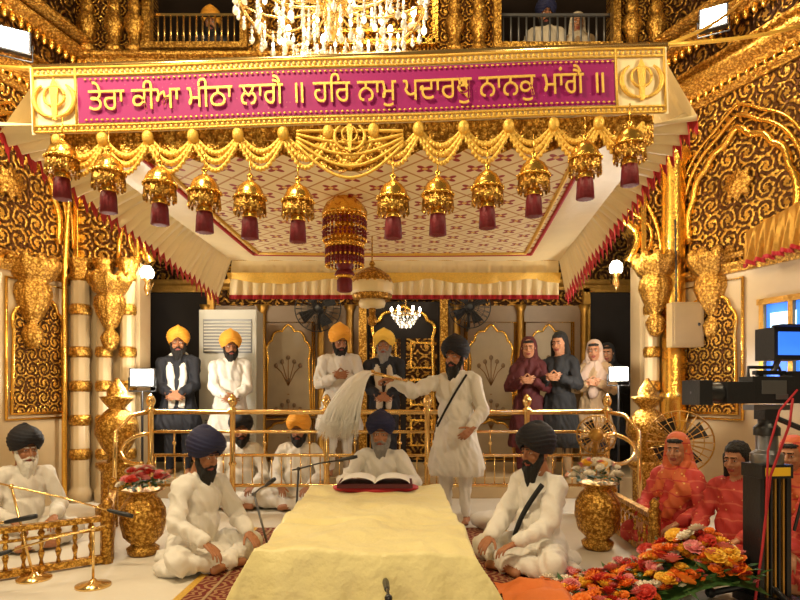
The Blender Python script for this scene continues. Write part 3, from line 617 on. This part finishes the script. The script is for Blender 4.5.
for i in range(120):
    x=-1.85+3.7*i/119
    for z in(.168,-.173): mb.sph((x,rip(x)-.007,z),(.011,.005,.012),6,5,2)
    if abs(x)<1.58:
        for z in(.115,-.125): mb.sph((x,rip(x)-.013,z),(.009,.004,.006),6,5,2)
mb.obj('banner_cloth',[m_cream,m_mag,m_thread],parent=ban,T=BT)
def khanda(T,parent=None,s=1,name='khanda_emblem'):
    mb=MB(); mb.prism([(-.012,-.12),(-.02,0),(-.026,.07),(0,.13),(.026,.07),(.02,0),(.012,-.12)],-.006,.006)
    mb.tube([(.06*math.cos(a),0,.02+.06*math.sin(a)) for a in np.linspace(0,2*pi,30)],.008,6)
    for x in(-1,1): mb.tube([(x*(.02+.1*math.sin(t)),0,-.1+.2*(1-math.cos(t))*.5) for t in np.linspace(0,2.6,16)],[.006+.009*math.sin(i/15*pi) for i in range(16)],6)
    mb.box((0,0,-.1),(.07,.01,.012))
    return mb.obj(name,[m_thread],parent=parent,T=T)
for x in(-1.755,1.74): khanda(BT@TM((x,-.012+rip(x),0)),ban)
khanda(TM((-.3,3.575,2.8),s=.75),can)
cu=bpy.data.curves.new('lettering','FONT'); cu.body='ਤੇਰਾ ਕੀਆ ਮੀਠਾ ਲਾਗੈ ॥ ਹਿਰ ਨਾਮੁ ਪਦਾਰਥੁ ਨਾਨਕੁ ਮਾਂਗੈ ॥'; cu.extrude=.02; cu.offset=.0
to=bpy.data.objects.new('t',cu); COL.objects.link(to); dg=bpy.context.evaluated_depsgraph_get(); tm=bpy.data.meshes.new_from_object(to.evaluated_get(dg)); bpy.data.objects.remove(to)
co=np.array([v.co[:] for v in tm.vertices])
mn,mx=co.min(0),co.max(0); sx=3.06/(mx[0]-mn[0]); sz=.205/(mx[1]-mn[1])
for v in tm.vertices:
    X=-1.55+(v.co.x-mn[0])*sx; Z=-.108+(v.co.y-mn[1])*sz; v.co=(X,rip(X)-.019-v.co.z*.2,Z)
tm.materials.clear(); tm.materials.append(m_threadb); t=bpy.data.objects.new('lettering',tm); COL.objects.link(t); t.matrix_world=BT; t.parent=ban
def pend(x,y,ztop,s=1,cord=.1,name='hanging_tassel'):
    mb=MB()
    mb.lathe([(.012,0),(.02,-.015),(.008,-.03),(.03,-.05),(.062,-.075),(.080,-.11),(.084,-.13),(.094,-.14),(.094,-.15),(.08,-.155)],20,0,fl=lambda th,z:1+.04*np.cos(10*th))
    mb.lathe([(.084,-.15),(.088,-.19),(.09,-.222),(.085,-.225),(.03,-.22)],32,1,fl=lambda th,z:1+.08*np.cos(16*th))
    for i in range(16):
        a=i*2*pi/16; mb.sph((.09*math.cos(a),.09*math.sin(a),-.232),(.009,.009,.016),6,5,1); mb.sph((.094*math.cos(a),.094*math.sin(a),-.148),.01,6,5,0)
    mb.lathe([(.03,-.2),(.042,-.23),(.045,-.26),(.04,-.265)],16,0)
    mb.lathe([(.04,-.26),(.045,-.29),(.05,-.385),(.035,-.387)],32,2,fl=lambda th,z:1+.08*np.cos(14*th))
    mb.tube([(0,0,-.02),(0,0,cord/s)],.005,6,0)
    return mb.obj(name,[m_gold,m_golde,m_maroon],T=TM((x,y,ztop),rz=x,s=s))
for px,pz in((-1.97,2.78),(-1.70,2.70),(-1.40,2.63),(-1.14,2.585),(-.875,2.55),(-.595,2.53),(-.04,2.55),(.22,2.57),(.51,2.61),(.78,2.68),(1.08,2.78),(1.34,2.86)): pend(px,3.5,pz,.98,.1)
mb=MB(); mb.tube([(0,0,-.1),(0,0,-.16)],.008,6)
mb.lathe([(.02,.1),(.05,.06),(.02,.02),(.06,-.03),(.14,-.1),(.165,-.15),(.165,-.18),(.15,-.19)],24,0,fl=lambda th,z:1+.05*np.cos(12*th))
for R,z0,z1,n in((.16,-.17,-.37,30),(.14,-.4,-.56,26)):
    for i in range(n):
        a=i*2*pi/n
        for k in range(8): mb.sph((R*math.cos(a),R*math.sin(a),z0+(z1-z0)*k/7),(.012,.012,.013),6,4,1 if k in(2,3,5,6) else 0)
mb.lathe([(.05,-.2),(.13,-.38),(.145,-.4),(.145,-.42),(.12,-.43)],20,0); mb.lathe([(.12,-.42),(.05,-.6),(.03,-.62)],20,2)
mb.lathe([(.03,-.58),(.06,-.6),(.075,-.63),(.04,-.65),(.055,-.67),(.055,-.75),(.04,-.76)],24,2,fl=lambda th,z:1+.07*np.cos(12*th)); mb.sph((0,0,-.64),(.07,.07,.025),12,6,0)
mb.obj('tiered_lantern',[m_gold,m_maroon,m_maroon],T=TM((-.42,4.55,2.80)))
mb=MB(); mb.tube([(0,0,.35),(0,0,0)],.008,6,0); mb.lathe([(.015,.03),(.03,.0),(.015,-.02),(.08,-.05),(.15,-.1),(.18,-.16),(.185,-.18)],28,0,fl=lambda th,z:1+.05*np.cos(14*th))
mb.lathe([(.185,-.17),(.2,-.2),(.19,-.25),(.19,-.28)],48,1,fl=lambda th,z:1+.04*np.cos(20*th)); mb.lathe([(.17,-.25),(.18,-.3),(.16,-.34),(.15,-.33)],48,2,fl=lambda th,z:1+.05*np.cos(20*th)); mb.lathe([(.1,-.3),(.12,-.36),(.11,-.4),(.05,-.41)],32,1,fl=lambda th,z:1+.05*np.cos(16*th))
mb.lathe([(.02,-.38),(.035,-.42),(.03,-.48),(.045,-.5),(.04,-.56),(.01,-.58)],16,0); mb.obj('ceremonial_umbrella',[m_golde,m_cream,m_golde],T=TM((-.26,5.6,2.48)))
# ------------------------------------------------------------------ chandelier
mb=MB(); cx,cy,cz=-.52,4.6,4.33
mb.lathe([(.03,.9),(.05,.6),(.03,.5),(.1,.3),(.06,.1),(.12,-.05),(.05,-.25),(.02,-.35)],16,0,T=TM((cx,cy,cz)))
for R,z,n in((.70,-.0,14),(.44,.22,10)):
    mb.tube([(cx+R*math.cos(a),cy+R*math.sin(a),cz+z-.08) for a in np.linspace(0,2*pi,40)],.014,6,0)
    for i in range(n):
        a=i*2*pi/n; X,Y=cx+R*math.cos(a),cy+R*math.sin(a)
        mb.tube([(cx+R*t*math.cos(a),cy+R*t*math.sin(a),cz+z-.1*math.sin(t*pi)-.08) for t in np.linspace(0,1,8)],.01,5,0)
        mb.lathe([(.02,0),(.05,.02),(.05,.03)],10,1,T=TM((X,Y,cz+z-.08))); mb.lathe([(.013,.03),(.013,.1)],8,1,T=TM((X,Y,cz+z-.08))); mb.sph((X,Y,cz+z+.06),(.022,.022,.045),8,6,2)
rnd=random.Random(3)
for R,z,n,L in((.72,-.1,36,3),(.56,-.14,28,5),(.40,-.18,22,6),(.22,-.22,16,7),(.46,.12,28,5)):
    for i in range(n):
        a=i*2*pi/n; L2=L+int(2*abs(math.sin(i*.9)))
        for k in range(L2):
            s=.010+.009*(k==L2-1)+.005*(k%2); mb.sph((cx+R*math.cos(a),cy+R*math.sin(a),cz+z-k*.034),(s,s,s*1.5),6,4,3 if rnd.random()<.25 else 1)
mb.obj('crystal_chandelier',[m_brass,m_cryst,m_bulb,m_crystglow])
# ------------------------------------------------------------------ altar
N=NT('rug_pattern'); vec,x,y,z=N.xyz(); fx=tile(N,x,3.3); fy=tile(N,y,3.3); r=N.m_('SQRT',N.m_('ADD',N.m_('MULTIPLY',fx,fx),N.m_('MULTIPLY',fy,fy))); th=N.m_('ARCTAN2',fy,fx)
s_=N.m_('SINE',N.m_('ADD',N.m_('MULTIPLY',r,38.0),N.m_('MULTIPLY',N.m_('COSINE',N.m_('MULTIPLY',th,8.0)),1.5))); k=N.step(N.m_('ADD',s_,N.m_('MULTIPLY',N.vor(vec,28),.9)),.5,.8)
N.set(Base_Color=N.mix(k,(.15,.015,.010),(.34,.18,.08)),Roughness=.95); N.bump(N.noise(vec,120),.3,.01); m_rug=N.m
mb=MB(); mb.box((-.2,3.95,.006),(2.35,3.4,.012),0)
for x in(-1.36,.96): mb.box((x,3.95,.008),(.05,3.4,.014),1); 
for x in(-1.2,.8): mb.box((x,3.95,.009),(.02,3.3,.014),2)
mb.obj('patterned_rug',[m_rug,m_thread,m_beige])
def altar(u,v):
    cx=-.21+.04*v; X=2*u-1; 
    du=max(0,(abs(X)-.62)/.38); sx=min(abs(X),.62)/.62*.55; e=1 if X>0 else -1
    Y=2*v-1
    dv=max(0,(abs(Y)-.72)/.28); yy=4.05-math.copysign(min(abs(Y),.72)/.72*1.03,Y)
    d=max(du,dv)
    xx=cx+e*(sx+.09*du**.8+.14*dv*(Y>0)*min(1,abs(X)*1.3)+.02*du*math.sin(Y*23)+.012*du*math.sin(Y*41))
    yy=yy-math.copysign(.16*dv**.8+.02*dv*math.sin(X*25),Y)
    hz=.48+.035*noise.noise(Vector((xx*2.6,yy*2.2,0)))+.012*noise.noise(Vector((xx*9,yy*7,3)))+.10*(1-X*X)*(v<.35)*(.35-v)
    z=.02+(hz-.02)*(1-d**1.15)+ .008*math.sin(X*9+Y*7)*(1-d)
    z-=.02*max(0,1-abs(v-.62)/.025)*(1-d)
    if d>0: z+=.006*math.sin(Y*20)*(1-d)
    return (xx,yy,z)
mb=MB(); mb.grid(altar,130,170,0)
mb.box((-.2,4.05,.2),(1.0,2.0,.38),1)
mb.obj('draped_altar',[m_yel,m_darkb])
mb=MB()
mb.grid(lambda u,v:(-.48+.56*u,5.08-.32*v+.0,.545+.05*abs(math.sin(u*2*pi))**.6+.01),31,5,0)
mb.box((-.2,4.93,.535),(.6,.36,.03),1); mb.sph((-.2,4.95,.50),(.36,.2,.05),16,8,2); mb.obj('holy_book',[m_white,m_redd,m_red])
mb=MB(); mb.sph((0,0,.04),(.45,.38,.045),20,10); mb.obj('floor_cushion',[m_white],T=TM((-.18,5.58,0)))
mb=MB(); 
def bund(u,v):
    th=u*2*pi; ph=(v-.5)*pi*.98; r=1+.15*noise.noise(Vector((math.cos(th)*2,math.sin(th)*2,v*4))); return (.2*math.cos(th)*math.cos(ph)*r,.15*math.sin(th)*math.cos(ph)*r,.09+.09*math.sin(ph)*r)
mb.grid(bund,30,16,0,closeu=True); mb.obj('cloth_bundle',[m_white],T=TM((.86,5.62,0)))
mb=MB(); h0=V(-.05,5.72,1.42); h1=V(-.26,5.64,1.47)
mb.tube([h0+V(.1,.02,-.02),h0,h1],[.012,.014,.018],10,1); mb.sph(h1,(.028,.028,.028),10,8,1); mb.sph(h0+V(.11,.02,-.02),.018,8,6,1)
cen=[h1,V(-.33,5.60,1.46),V(-.40,5.56,1.39),V(-.46,5.54,1.28),V(-.51,5.53,1.16),V(-.55,5.53,1.03),V(-.58,5.53,.92)]
mb.tube(cen[:6],[.02,.035,.05,.06,.06,.02],14,0,fx=.8)
rnd=random.Random(5)
for i in range(1900):
    a=rnd.uniform(0,6.28); q=rnd.uniform(.2,1.1); pts=[]
    ex=rnd.uniform(-.14,.07); tw=rnd.uniform(-.5,.5)
    for j,(p,rr) in enumerate(zip(cen,[.02,.05,.085,.115,.14,.165,.185])):
        b=a+tw*j/6; pts.append(p+V(math.cos(b)*rr*q,math.sin(b)*rr*q*.8,math.sin(b)*rr*q*(.5 if j<4 else .1)-(ex if j==6 else 0)))
    mb.tube(pts,[.004,.004,.004,.0036,.003,.0024,.0008],3,0)
mb.obj('ceremonial_whisk',[m_whisk,m_brass])
# ------------------------------------------------------------------ railing
mb=MB(); ry=6.38
posts=[-2.65,-1.78,-.78,.29,1.35,2.2]
for z,r in((1.08,.028),(.87,.018),(.62,.018),(.3,.02)): mb.tube([(-2.65,ry,z),(2.2,ry,z)],r,10)
for x in posts:
    mb.lathe([(.07,0),(.07,.03),(.035,.06),(.03,.5),(.045,.53),(.03,.56),(.03,1.05),(.05,1.08),(.05,1.11),(.025,1.13),(.045,1.17),(.05,1.2),(.035,1.24),(.01,1.27)],14,T=TM((x,ry,0)))
for i in range(47):
    x=-2.6+i*.103
    if min(abs(x-p) for p in posts)>.04: mb.tube([(x,ry,.3),(x,ry,.62)],.007,6)
for k in range(10):
    x=-2.4+k*.48
    if min(abs(x-p) for p in posts)>.1: mb.tube([(x,ry,.62),(x,ry,.87)],.009,6); mb.sph((x,ry,.75),.022,8,6)
for x,sg in((-2.65,-1),(2.2,1)):
    mb.tube([(x,ry,.85)]+[(x+sg*(.22*math.sin(t)),ry-.12*t,.85+.14*math.cos(t)-.14) for t in np.linspace(.3,3.6,14)],.022,8)
    mb.tube([(x,ry,1.08),(x+sg*.12,ry-.2,1.05),(x+sg*.16,ry-.45,.9),(x+sg*.16,ry-.5,0)],.022,8)
mb.obj('brass_railing',[m_brass])
def fence(p,q,h,nm):
    mb=MB(); p=V(*p,0);q=V(*q,0); L=np.linalg.norm(q-p); T=TM(tuple(p),rz=math.atan2(q[1]-p[1],q[0]-p[0]))
    mb.box((L/2,0,h-.02),(L,.06,.04)); mb.box((L/2,0,.04),(L,.06,.05)); mb.box((L/2,0,h*.72),(L,.025,.02))
    n=int(L/.1)
    for i in range(n+1):
        mb.lathe([(.018,.06),(.010,.1),(.022,.15),(.010,h*.5),(.018,h*.62),(.010,h*.7)],8,T=TM((i*L/n,0,0)))
        mb.lathe([(.010,h*.72),(.025,h*.8),(.010,h*.9)],8,T=TM((i*L/n,0,0)))
    for x in(0,L): mb.lathe([(.045,0),(.045,h),(.05,h+.02),(.03,h+.05),(.04,h+.08),(.01,h+.12)],12,T=TM((x,0,0)))
    mb.obj(nm,[m_golde],T=T)
fence((-2.2,4.5),(-3.1,3.75),.36,'low_gilded_fence'); fence((-2.24,4.6),(-2.75,5.75),.36,'low_gilded_fence'); fence((1.98,5.6),(1.93,4.55),.36,'low_gilded_fence')
def flower(mb,c,r,mi,rnd,kind=0):
    c=V(*c); tilt=Matrix.Rotation(rnd.uniform(-.6,.6),4,'X')@Matrix.Rotation(rnd.uniform(-.6,.6),4,'Y')@Matrix.Rotation(rnd.uniform(0,6),4,'Z')
    A=np.array(tilt)[:3,:3]
    for ring,(n,rr,hh,w) in enumerate(((9,1,.15,.36),(8,.78,.42,.32),(6,.5,.62,.28),(4,.25,.7,.2))):
        for i in range(n):
            a=i*2*pi/n+ring*.35; ca,sa=math.cos(a),math.sin(a)
            L=[(.1,0,.0),(.5,w,.18),(1.0,w*.8,.26),(1.08,0,.2),(1.0,-w*.8,.26),(.5,-w,.18)]
            P=[(r*(ca*x*rr-sa*y_*rr),r*(sa*x*rr+ca*y_*rr),r*(z_*1+hh*x**.5*.9)) for x,y_,z_ in L]
            mb.add(np.array(P)@A.T+c,[(0,1,2,3),(0,3,4,5)],mi,True)
    mb.sph(c+A@V(0,0,r*.35),(r*.45,r*.45,r*.4),8,6,mi)
def leafm(mb,c,L,rnd,mi=5):
    a=rnd.uniform(0,6.28); up=rnd.uniform(-.2,.9); d=V(math.cos(a),math.sin(a),up); s=V(-math.sin(a),math.cos(a),0)*L*.25; c=V(*c)
    mb.add([c,c+d*L*.4+s,c+d*L+V(0,0,-.2*L),c+d*L*.4-s,c+d*L*.5+V(0,0,.04*L)],[(0,1,4),(1,2,4),(2,3,4),(3,0,4)],mi,True)
def vase(loc,s,cols,seed,vs=1):
    mb=MB(); rnd=random.Random(seed)
    mb.lathe([(.1,0),(.12,.02),(.13,.06),(.09,.09),(.15,.16),(.175,.28),(.17,.38),(.13,.46),(.1,.49),(.13,.52),(.17,.54),(.16,.545),(.1,.5)],40,6,fl=lambda th,z:1+(.05*np.abs(np.cos(9*th)) if .1<z<.47 else 0))
    for i in range(44):
        th=rnd.uniform(0,6.28); ph=rnd.uniform(.1,1.45); R=.17; c=(R*math.cos(th)*math.cos(ph)*1.1,R*math.sin(th)*math.cos(ph)*1.1,.57+.14*math.sin(ph)); flower(mb,c,rnd.uniform(.034,.048),rnd.choice(cols),rnd)
    for i in range(50):
        th=rnd.uniform(0,6.28); R=rnd.uniform(.08,.18); leafm(mb,(R*math.cos(th),R*math.sin(th),.55+rnd.uniform(0,.06)),.09,rnd)
    mb.obj('flower_vase',FL+[m_golde],T=TM(loc,s=s))
vase((-2.03,4.74,0),.95,[3,4,4,3,2],1); vase((1.62,4.92,0),1.0,[4,4,1,3,4],2)
for x,yy in((-3.02,6.4),(2.66,6.45)):
    mb=MB(); mb.lathe([(.2,0),(.2,.08),(.15,.12),(.15,.45),(.2,.5),(.2,.55)],24,0,fl=lambda th,z:1+.04*np.cos(12*th)); mb.lathe([(.1,.55),(.07,.6),(.14,.7),(.21,.85),(.2,.98),(.12,1.08),(.08,1.12),(.15,1.2),(.17,1.24),(.1,1.25),(.1,1.3),(.05,1.38),(.015,1.44)],32,0,fl=lambda th,z:1+(.05*np.abs(np.cos(8*th)) if z<1.1 else 0)); mb.obj('gold_urn',[m_golde],T=TM((x,yy,0)))
rnd=random.Random(11); mb=MB()
def fh(X,Y): return .06+.32*math.exp(-((X-1.85)/.36)**2)*max(0,1-abs(Y-3.7)*1.2)
for i in range(420):
    X=.95+1.12*rnd.random()**.7; Yc=4.0-.6*rnd.random()
    m=rnd.choices([0,1,2,3,4],[5,2,2.2,2.6,1.6])[0]; flower(mb,(X,Yc,fh(X,Yc)*rnd.uniform(.8,1.15)),rnd.choice([.022,.03,.04,.058]),m,rnd)
for i in range(350):
    X=.95+1.12*rnd.random()**.75; Yc=4.02-.62*rnd.random(); leafm(mb,(X,Yc,fh(X,Yc)*rnd.uniform(.6,1.0)),rnd.uniform(.06,.11),rnd)
mb.grid(lambda u,v:(.95+1.14*u,3.38+.64*v,.01+.85*(fh(.95+1.14*u,3.38+.64*v)-.05)),24,10,5)
mb.obj('flower_arrangement',FL)
mb=MB(); mb.grid(lambda u,v:(.62+.5*u,3.35+.6*v,.03+.05*noise.noise(Vector((u*5,v*5,1)))+.08*math.sin(u*pi)*math.sin(v*pi)),30,24,0); mb.obj('orange_cloth',[m_org])
mb=MB(); mb.box((0,0,1.08),(.78,.4,2.16),0); mb.box((0,-.205,1.8),(.66,.02,.46),1)
for i in range(10): mb.box((0,-.215,1.6+i*.043),(.64,.02,.02),0)
for i in range(14): mb.box((0,-.205,.2+i*.035),(.62,.015,.014),1)
mb.box((0,-.21,1.45),(.2,.01,.08),2); mb.obj('floor_standing_air_conditioner',[m_plast,m_gry,m_blk],T=TM((-2.34,8.35,PZ)),bevel=.01)
def fan(loc,R,rz,name,stand=0,m=m_blk):
    mb=MB(); 
    for k in range(24):
        a=k*2*pi/24; ca,sa=math.cos(a),math.sin(a); mb.tube([(R*q*ca,-.09*(1-q*q)**.5-.0 ,R*q*sa) for q in(.15,.4,.7,.9,1)],.004,4); mb.tube([(R*q*ca,.06*(1-q*q)**.5,R*q*sa) for q in(.15,.5,.8,1)],.004,4)
    for q in(1,.7,.4): mb.tube([(R*q*math.cos(a),-.09*(1-q*q)**.5,R*q*math.sin(a)) for a in np.linspace(0,2*pi,32)],.008 if q==1 else .004,5)
    for k in range(4):
        a=k*pi/2+.3; mb.add([(.04*math.cos(a),-.02,.04*math.sin(a)),(R*.85*math.cos(a-.1),-.04,R*.85*math.sin(a-.1)),(R*.88*math.cos(a+.55),.02,R*.88*math.sin(a+.55)),(.05*math.cos(a+.8),.02,.05*math.sin(a+.8))],[(0,1,2,3)],1,True)
    mb.lathe([(.02,-.1),(.06,-.09),(.07,.0),(.07,.15),(.04,.18)],14,T=TM(rx=-pi/2))
    if stand: mb.tube([(0,.1,0),(0,.1,-stand+.03)],.018,8); mb.lathe([(.2,-stand),(.2,-stand+.02),(.05,-stand+.05)],20,T=TM((0,.1,0)))
    else: mb.tube([(0,.12,0),(0,.15,-.25),(0,.3,-.3)],.02,8)
    mb.obj(name,[m,m_blk],T=TM(loc,rz=rz))
fan((-1.18,8.62,2.5),.33,0,'wall_fan'); fan((1.0,8.62,2.52),.3,0,'wall_fan'); fan((2.62,5.62,.82),.29,-.4,'pedestal_fan',.82,m_goldd); fan((1.98,6.05,.86),.19,-.2,'pedestal_fan',.86,m_goldd)
def flood(loc,rz,name='flood_lamp',pole=0,sz=.12):
    mb=MB(); mb.box((0,.05,0),(sz*2.2,.08,sz*1.8),0); mb.box((0,.005,0),(sz*1.9,.02,sz*1.5),1)
    mb.tube([(-sz*1.2,.05,0),(-sz*1.2,.05,-sz*1.3),(sz*1.2,.05,-sz*1.3),(sz*1.2,.05,0)],.01,6,0)
    if pole: mb.tube([(0,.05,-sz*1.3),(0,.05,-pole)],.014,8,0); mb.lathe([(.12,-pole),(.12,-pole+.015),(.03,-pole+.04)],16,0,T=TM((0,.05,0)))
    mb.obj(name,[m_blk,m_bulb],T=TM(loc,rz=rz),bevel=.004)
flood((-2.95,6.85,1.46),.25,pole=1.46,sz=.12); flood((2.5,6.85,1.5),-.25,pole=1.5,sz=.10)
flood((-3.86,6.0,4.82),.5,sz=.13); flood((3.16,6.05,5.08),-.5,sz=.12)
def sconce(loc):
    mb=MB(); mb.lathe([(.01,-.2),(.04,-.12),(.02,-.05),(.06,0)],14,0); mb.sph((0,0,.06),(.075,.075,.09),12,8,1); mb.tube([(0,0,-.1),(0,.12,-.12),(0,.2,-.02)],.014,6,0); mb.obj('wall_sconce',[m_brass,m_bulb],T=TM(loc))
sconce((-2.95,7.0,2.62)); sconce((2.52,7.0,2.68))
def mic(base,top,tip,name='microphone_stand',m=m_brass,rb=.11):
    mb=MB(); b=V(*base);t=V(*top);q=V(*tip); mb.lathe([(rb,0),(rb,.015),(.03,.03),(.015,.05)],20,0,T=TM(tuple(b))); mb.tube([b,t],.009,8); mb.sph(t,.018,8,6)
    mb.tube([t-(q-t)*.15,t,(t+q)/2+V(0,0,.01),q],.007,8); d=(q-t)/np.linalg.norm(q-t); mb.tube([q-d*.02,q,q+d*.12,q+d*.16],[.01,.013,.017,.014],10,1)
    mb.obj(name,[m,m_blk])
mic((-2.02,3.95,0),(-2.02,3.95,.38),(-2.45,3.75,.28)); mic((-2.5,4.1,0),(-2.72,4.2,.62),(-2.05,4.25,.44)); mic((-1.0,4.65,0),(-1.12,4.6,.5),(-.98,4.4,.60),m=m_gry,rb=.06)
mic((-.92,5.25,0),(-.88,5.2,.62),(-.52,5.15,.70),m=m_blk,rb=.07)
mic((-.05,2.55,0),(-.05,2.6,.38),(-.06,2.75,.37),m=m_blk,rb=.08)
mic((-2.65,3.5,0),(-2.62,3.55,.45),(-2.35,3.6,.5))
# ------------------------------------------------------------------ broadcast camera
hm=MB(); 
hm.box((0,0,0),(.34,.15,.2),0); hm.box((.02,0,.13),(.24,.05,.03),0); hm.box((-.06,0,.115),(.04,.04,.04),0); hm.box((.22,0,.02),(.12,.13,.24),0)
hm.box((.0,-.077,.02),(.2,.005,.1),1); hm.box((.06,-.08,-.05),(.1,.005,.04),1)
hm.box((-.27,0,-.02),(.22,.17,.16),0); hm.lathe([(.07,0),(.075,.03),(.07,.05),(.072,.16),(.09,.18),(.095,.24)],24,0,T=TM((-.36,0,-.02),ry=-pi/2)); hm.lathe([(.085,.0),(.05,.005),(.01,.01)],24,1,T=TM((-.60,0,-.02),ry=-pi/2)); hm.box((-.56,0,-.02),(.1,.22,.18),0)
hm.box((.1,-.02,.34),(.27,.2,.24),0); hm.box((.1,-.125,.34),(.21,.01,.17),2); hm.box((.1,-.16,.465),(.3,.1,.012),0); hm.tube([(.05,0,.13),(.1,0,.24)],.022,8,1)
hm.tube([(-.15,0,.1),(-.15,0,.17),(.1,0,.17),(.12,0,.11)],.013,8,0)
hm.box((.0,0,-.13),(.3,.12,.04),1); hm.box((.0,0,-.18),(.12,.12,.08),0); hm.lathe([(.09,-.34),(.09,-.28),(.06,-.25),(.06,-.2)],20,0)
hm.tube([(.05,.03,-.2),(.35,.1,-.3),(.5,.12,-.33)],.013,8,0); hm.tube([(.05,-.03,-.2),(.3,-.12,-.32)],.013,8,0); hm.tube([(.3,-.12,-.32),(.37,-.15,-.36)],.02,8,0)
mb=MB(); mb.merge(hm,TM(s=.8)); H=1.29
mb.lathe([(.06,-.25),(.06,-.36),(.09,-.38),(.09,-.44)],20,1)
mb.box((0,0,-.48),(.2,.18,.08),0); mb.box((0,-.092,-.48),(.16,.004,.05),3)
for i in range(7): 
    x=-.078+i*.026; mb.box((x,-.065,-.89),(.011,.02,.74),4 if i%2 else 0); mb.box((x,.065,-.89),(.011,.02,.74),0)
for x in(-.09,.09): mb.box((x,0,-.89),(.02,.15,.74),0)
mb.box((0,0,-1.25),(.26,.26,.06),0)
for k in range(3):
    a=k*2*pi/3+.5; mb.tube([(.05*math.cos(a),.05*math.sin(a),-1.17),(.3*math.cos(a),.3*math.sin(a),-1.26)],.02,8,0); mb.sph((.3*math.cos(a),.3*math.sin(a),-1.256),.034,8,6,0)
mb.tube([(.12,-.06,-.05),(.05,-.12,-.2),(-.08,-.13,-.5),(-.12,-.12,-.9),(-.2,-.15,-1.27)],.008,6,5); mb.tube([(.15,-.06,.0),(-.03,-.14,-.12),(-.11,-.15,-.35),(-.11,-.13,-.8)],.007,6,5); mb.tube([(.2,0,.1),(.32,0,-.05),(.28,0,-.5),(.18,0,-.85)],.01,6,0)
mb.obj('broadcast_video_camera',[m_blk,m_gry,m_blueg,m_yellab,m_goldd,m_red],T=TM((2.2,3.6,H),rz=.12),bevel=.004)
# ------------------------------------------------------------------ lights
def light(kind,loc,energy,col=(1,.85,.6),size=.3,target=None,name='lamp'):
    l=bpy.data.lights.new(name,kind); l.energy=energy; l.color=col
    if kind=='AREA': l.size=size; 
    else: l.shadow_soft_size=size
    o=bpy.data.objects.new(name,l); COL.objects.link(o); o.location=loc
    if target: o.rotation_euler=(Vector(target)-Vector(loc)).to_track_quat('-Z','Y').to_euler()
    return o
W=(1,.80,.50)
light('AREA',(-1.6,2.2,4.8),150,W,.5,(-.1,5.2,.6),'hall_key_fill')  # unseen key lamp, added; the next two are added side fills
light('AREA',(3.0,2.4,3.8),50,W,.4,(0,5.8,1.5),'hall_key_fill')
light('AREA',(-3.2,2.6,3.8),55,W,.4,(0,5.8,1.5),'hall_key_fill')
light('AREA',(-.3,-1.2,1.1),50,(1,.82,.54),1.5,(-.1,5,2.9),'fill_behind_viewer')  # added front fill, aimed to brighten the canopy underside
light('POINT',(-.52,4.6,4.9),140,(1,.76,.44),.2,name='chandelier_light')
light('AREA',(-.2,4.4,8.4),120,(1,.76,.42),1.2,( -.2,5.5,3),'overhead_fill')  # unseen overhead lamp added to brighten the upper walls
light('POINT',(-2.70,6.5,1.5),55,(1,.93,.8),.06,name='flood_and_fill_light'); light('POINT',(2.3,6.5,1.55),45,(1,.93,.8),.06,name='flood_and_fill_light')
light('POINT',(-2.85,6.78,2.82),36,(1,.87,.62),.05,name='sconce_light'); light('POINT',(2.42,6.72,2.95),30,(1,.87,.62),.05,name='sconce_light')
light('POINT',(-3.6,5.8,4.7),55,(1,.88,.66),.1,name='flood_and_fill_light'); light('POINT',(2.95,5.85,5.0),55,(1,.88,.66),.1,name='flood_and_fill_light')
light('POINT',(-1.2,8.0,2.9),5,(1,.74,.42),.2,name='recess_light'); light('POINT',(1.3,8.0,2.9),4,(1,.74,.42),.2,name='recess_light')
light('POINT',(3.3,5.4,1.9),9,(.1,.3,1),.1,name='blue_light'); light('POINT',(2.0,7.9,5.9),4,W,.1,name='gallery_light'); light('POINT',(-2.4,7.9,5.9),3,W,.1,name='gallery_light')
light('POINT',(-2.9,4.6,2.5),28,W,.06,name='flood_and_fill_light'); light('POINT',(2.6,4.9,2.5),28,W,.06,name='flood_and_fill_light')  # added side fills for under the canopy; no flood lamp hangs here
w=bpy.data.worlds.new('World'); SC.world=w; w.use_nodes=True; w.node_tree.nodes['Background'].inputs[0].default_value=(1,.70,.36,1); w.node_tree.nodes['Background'].inputs[1].default_value=.12
c=bpy.data.cameras.new('camera'); co=bpy.data.objects.new('camera',c); COL.objects.link(co); co.location=(0,0,1.26); co.rotation_euler=(pi/2,0,0); c.sensor_width=36; c.lens=27; c.shift_y=95/800; SC.camera=co
SC.view_settings.view_transform='Standard'; SC.view_settings.look='None'; SC.view_settings.exposure=0.02
print('total',time.time()-T0, sum(len(o.data.polygons) for o in bpy.data.objects if o.type=='MESH'))
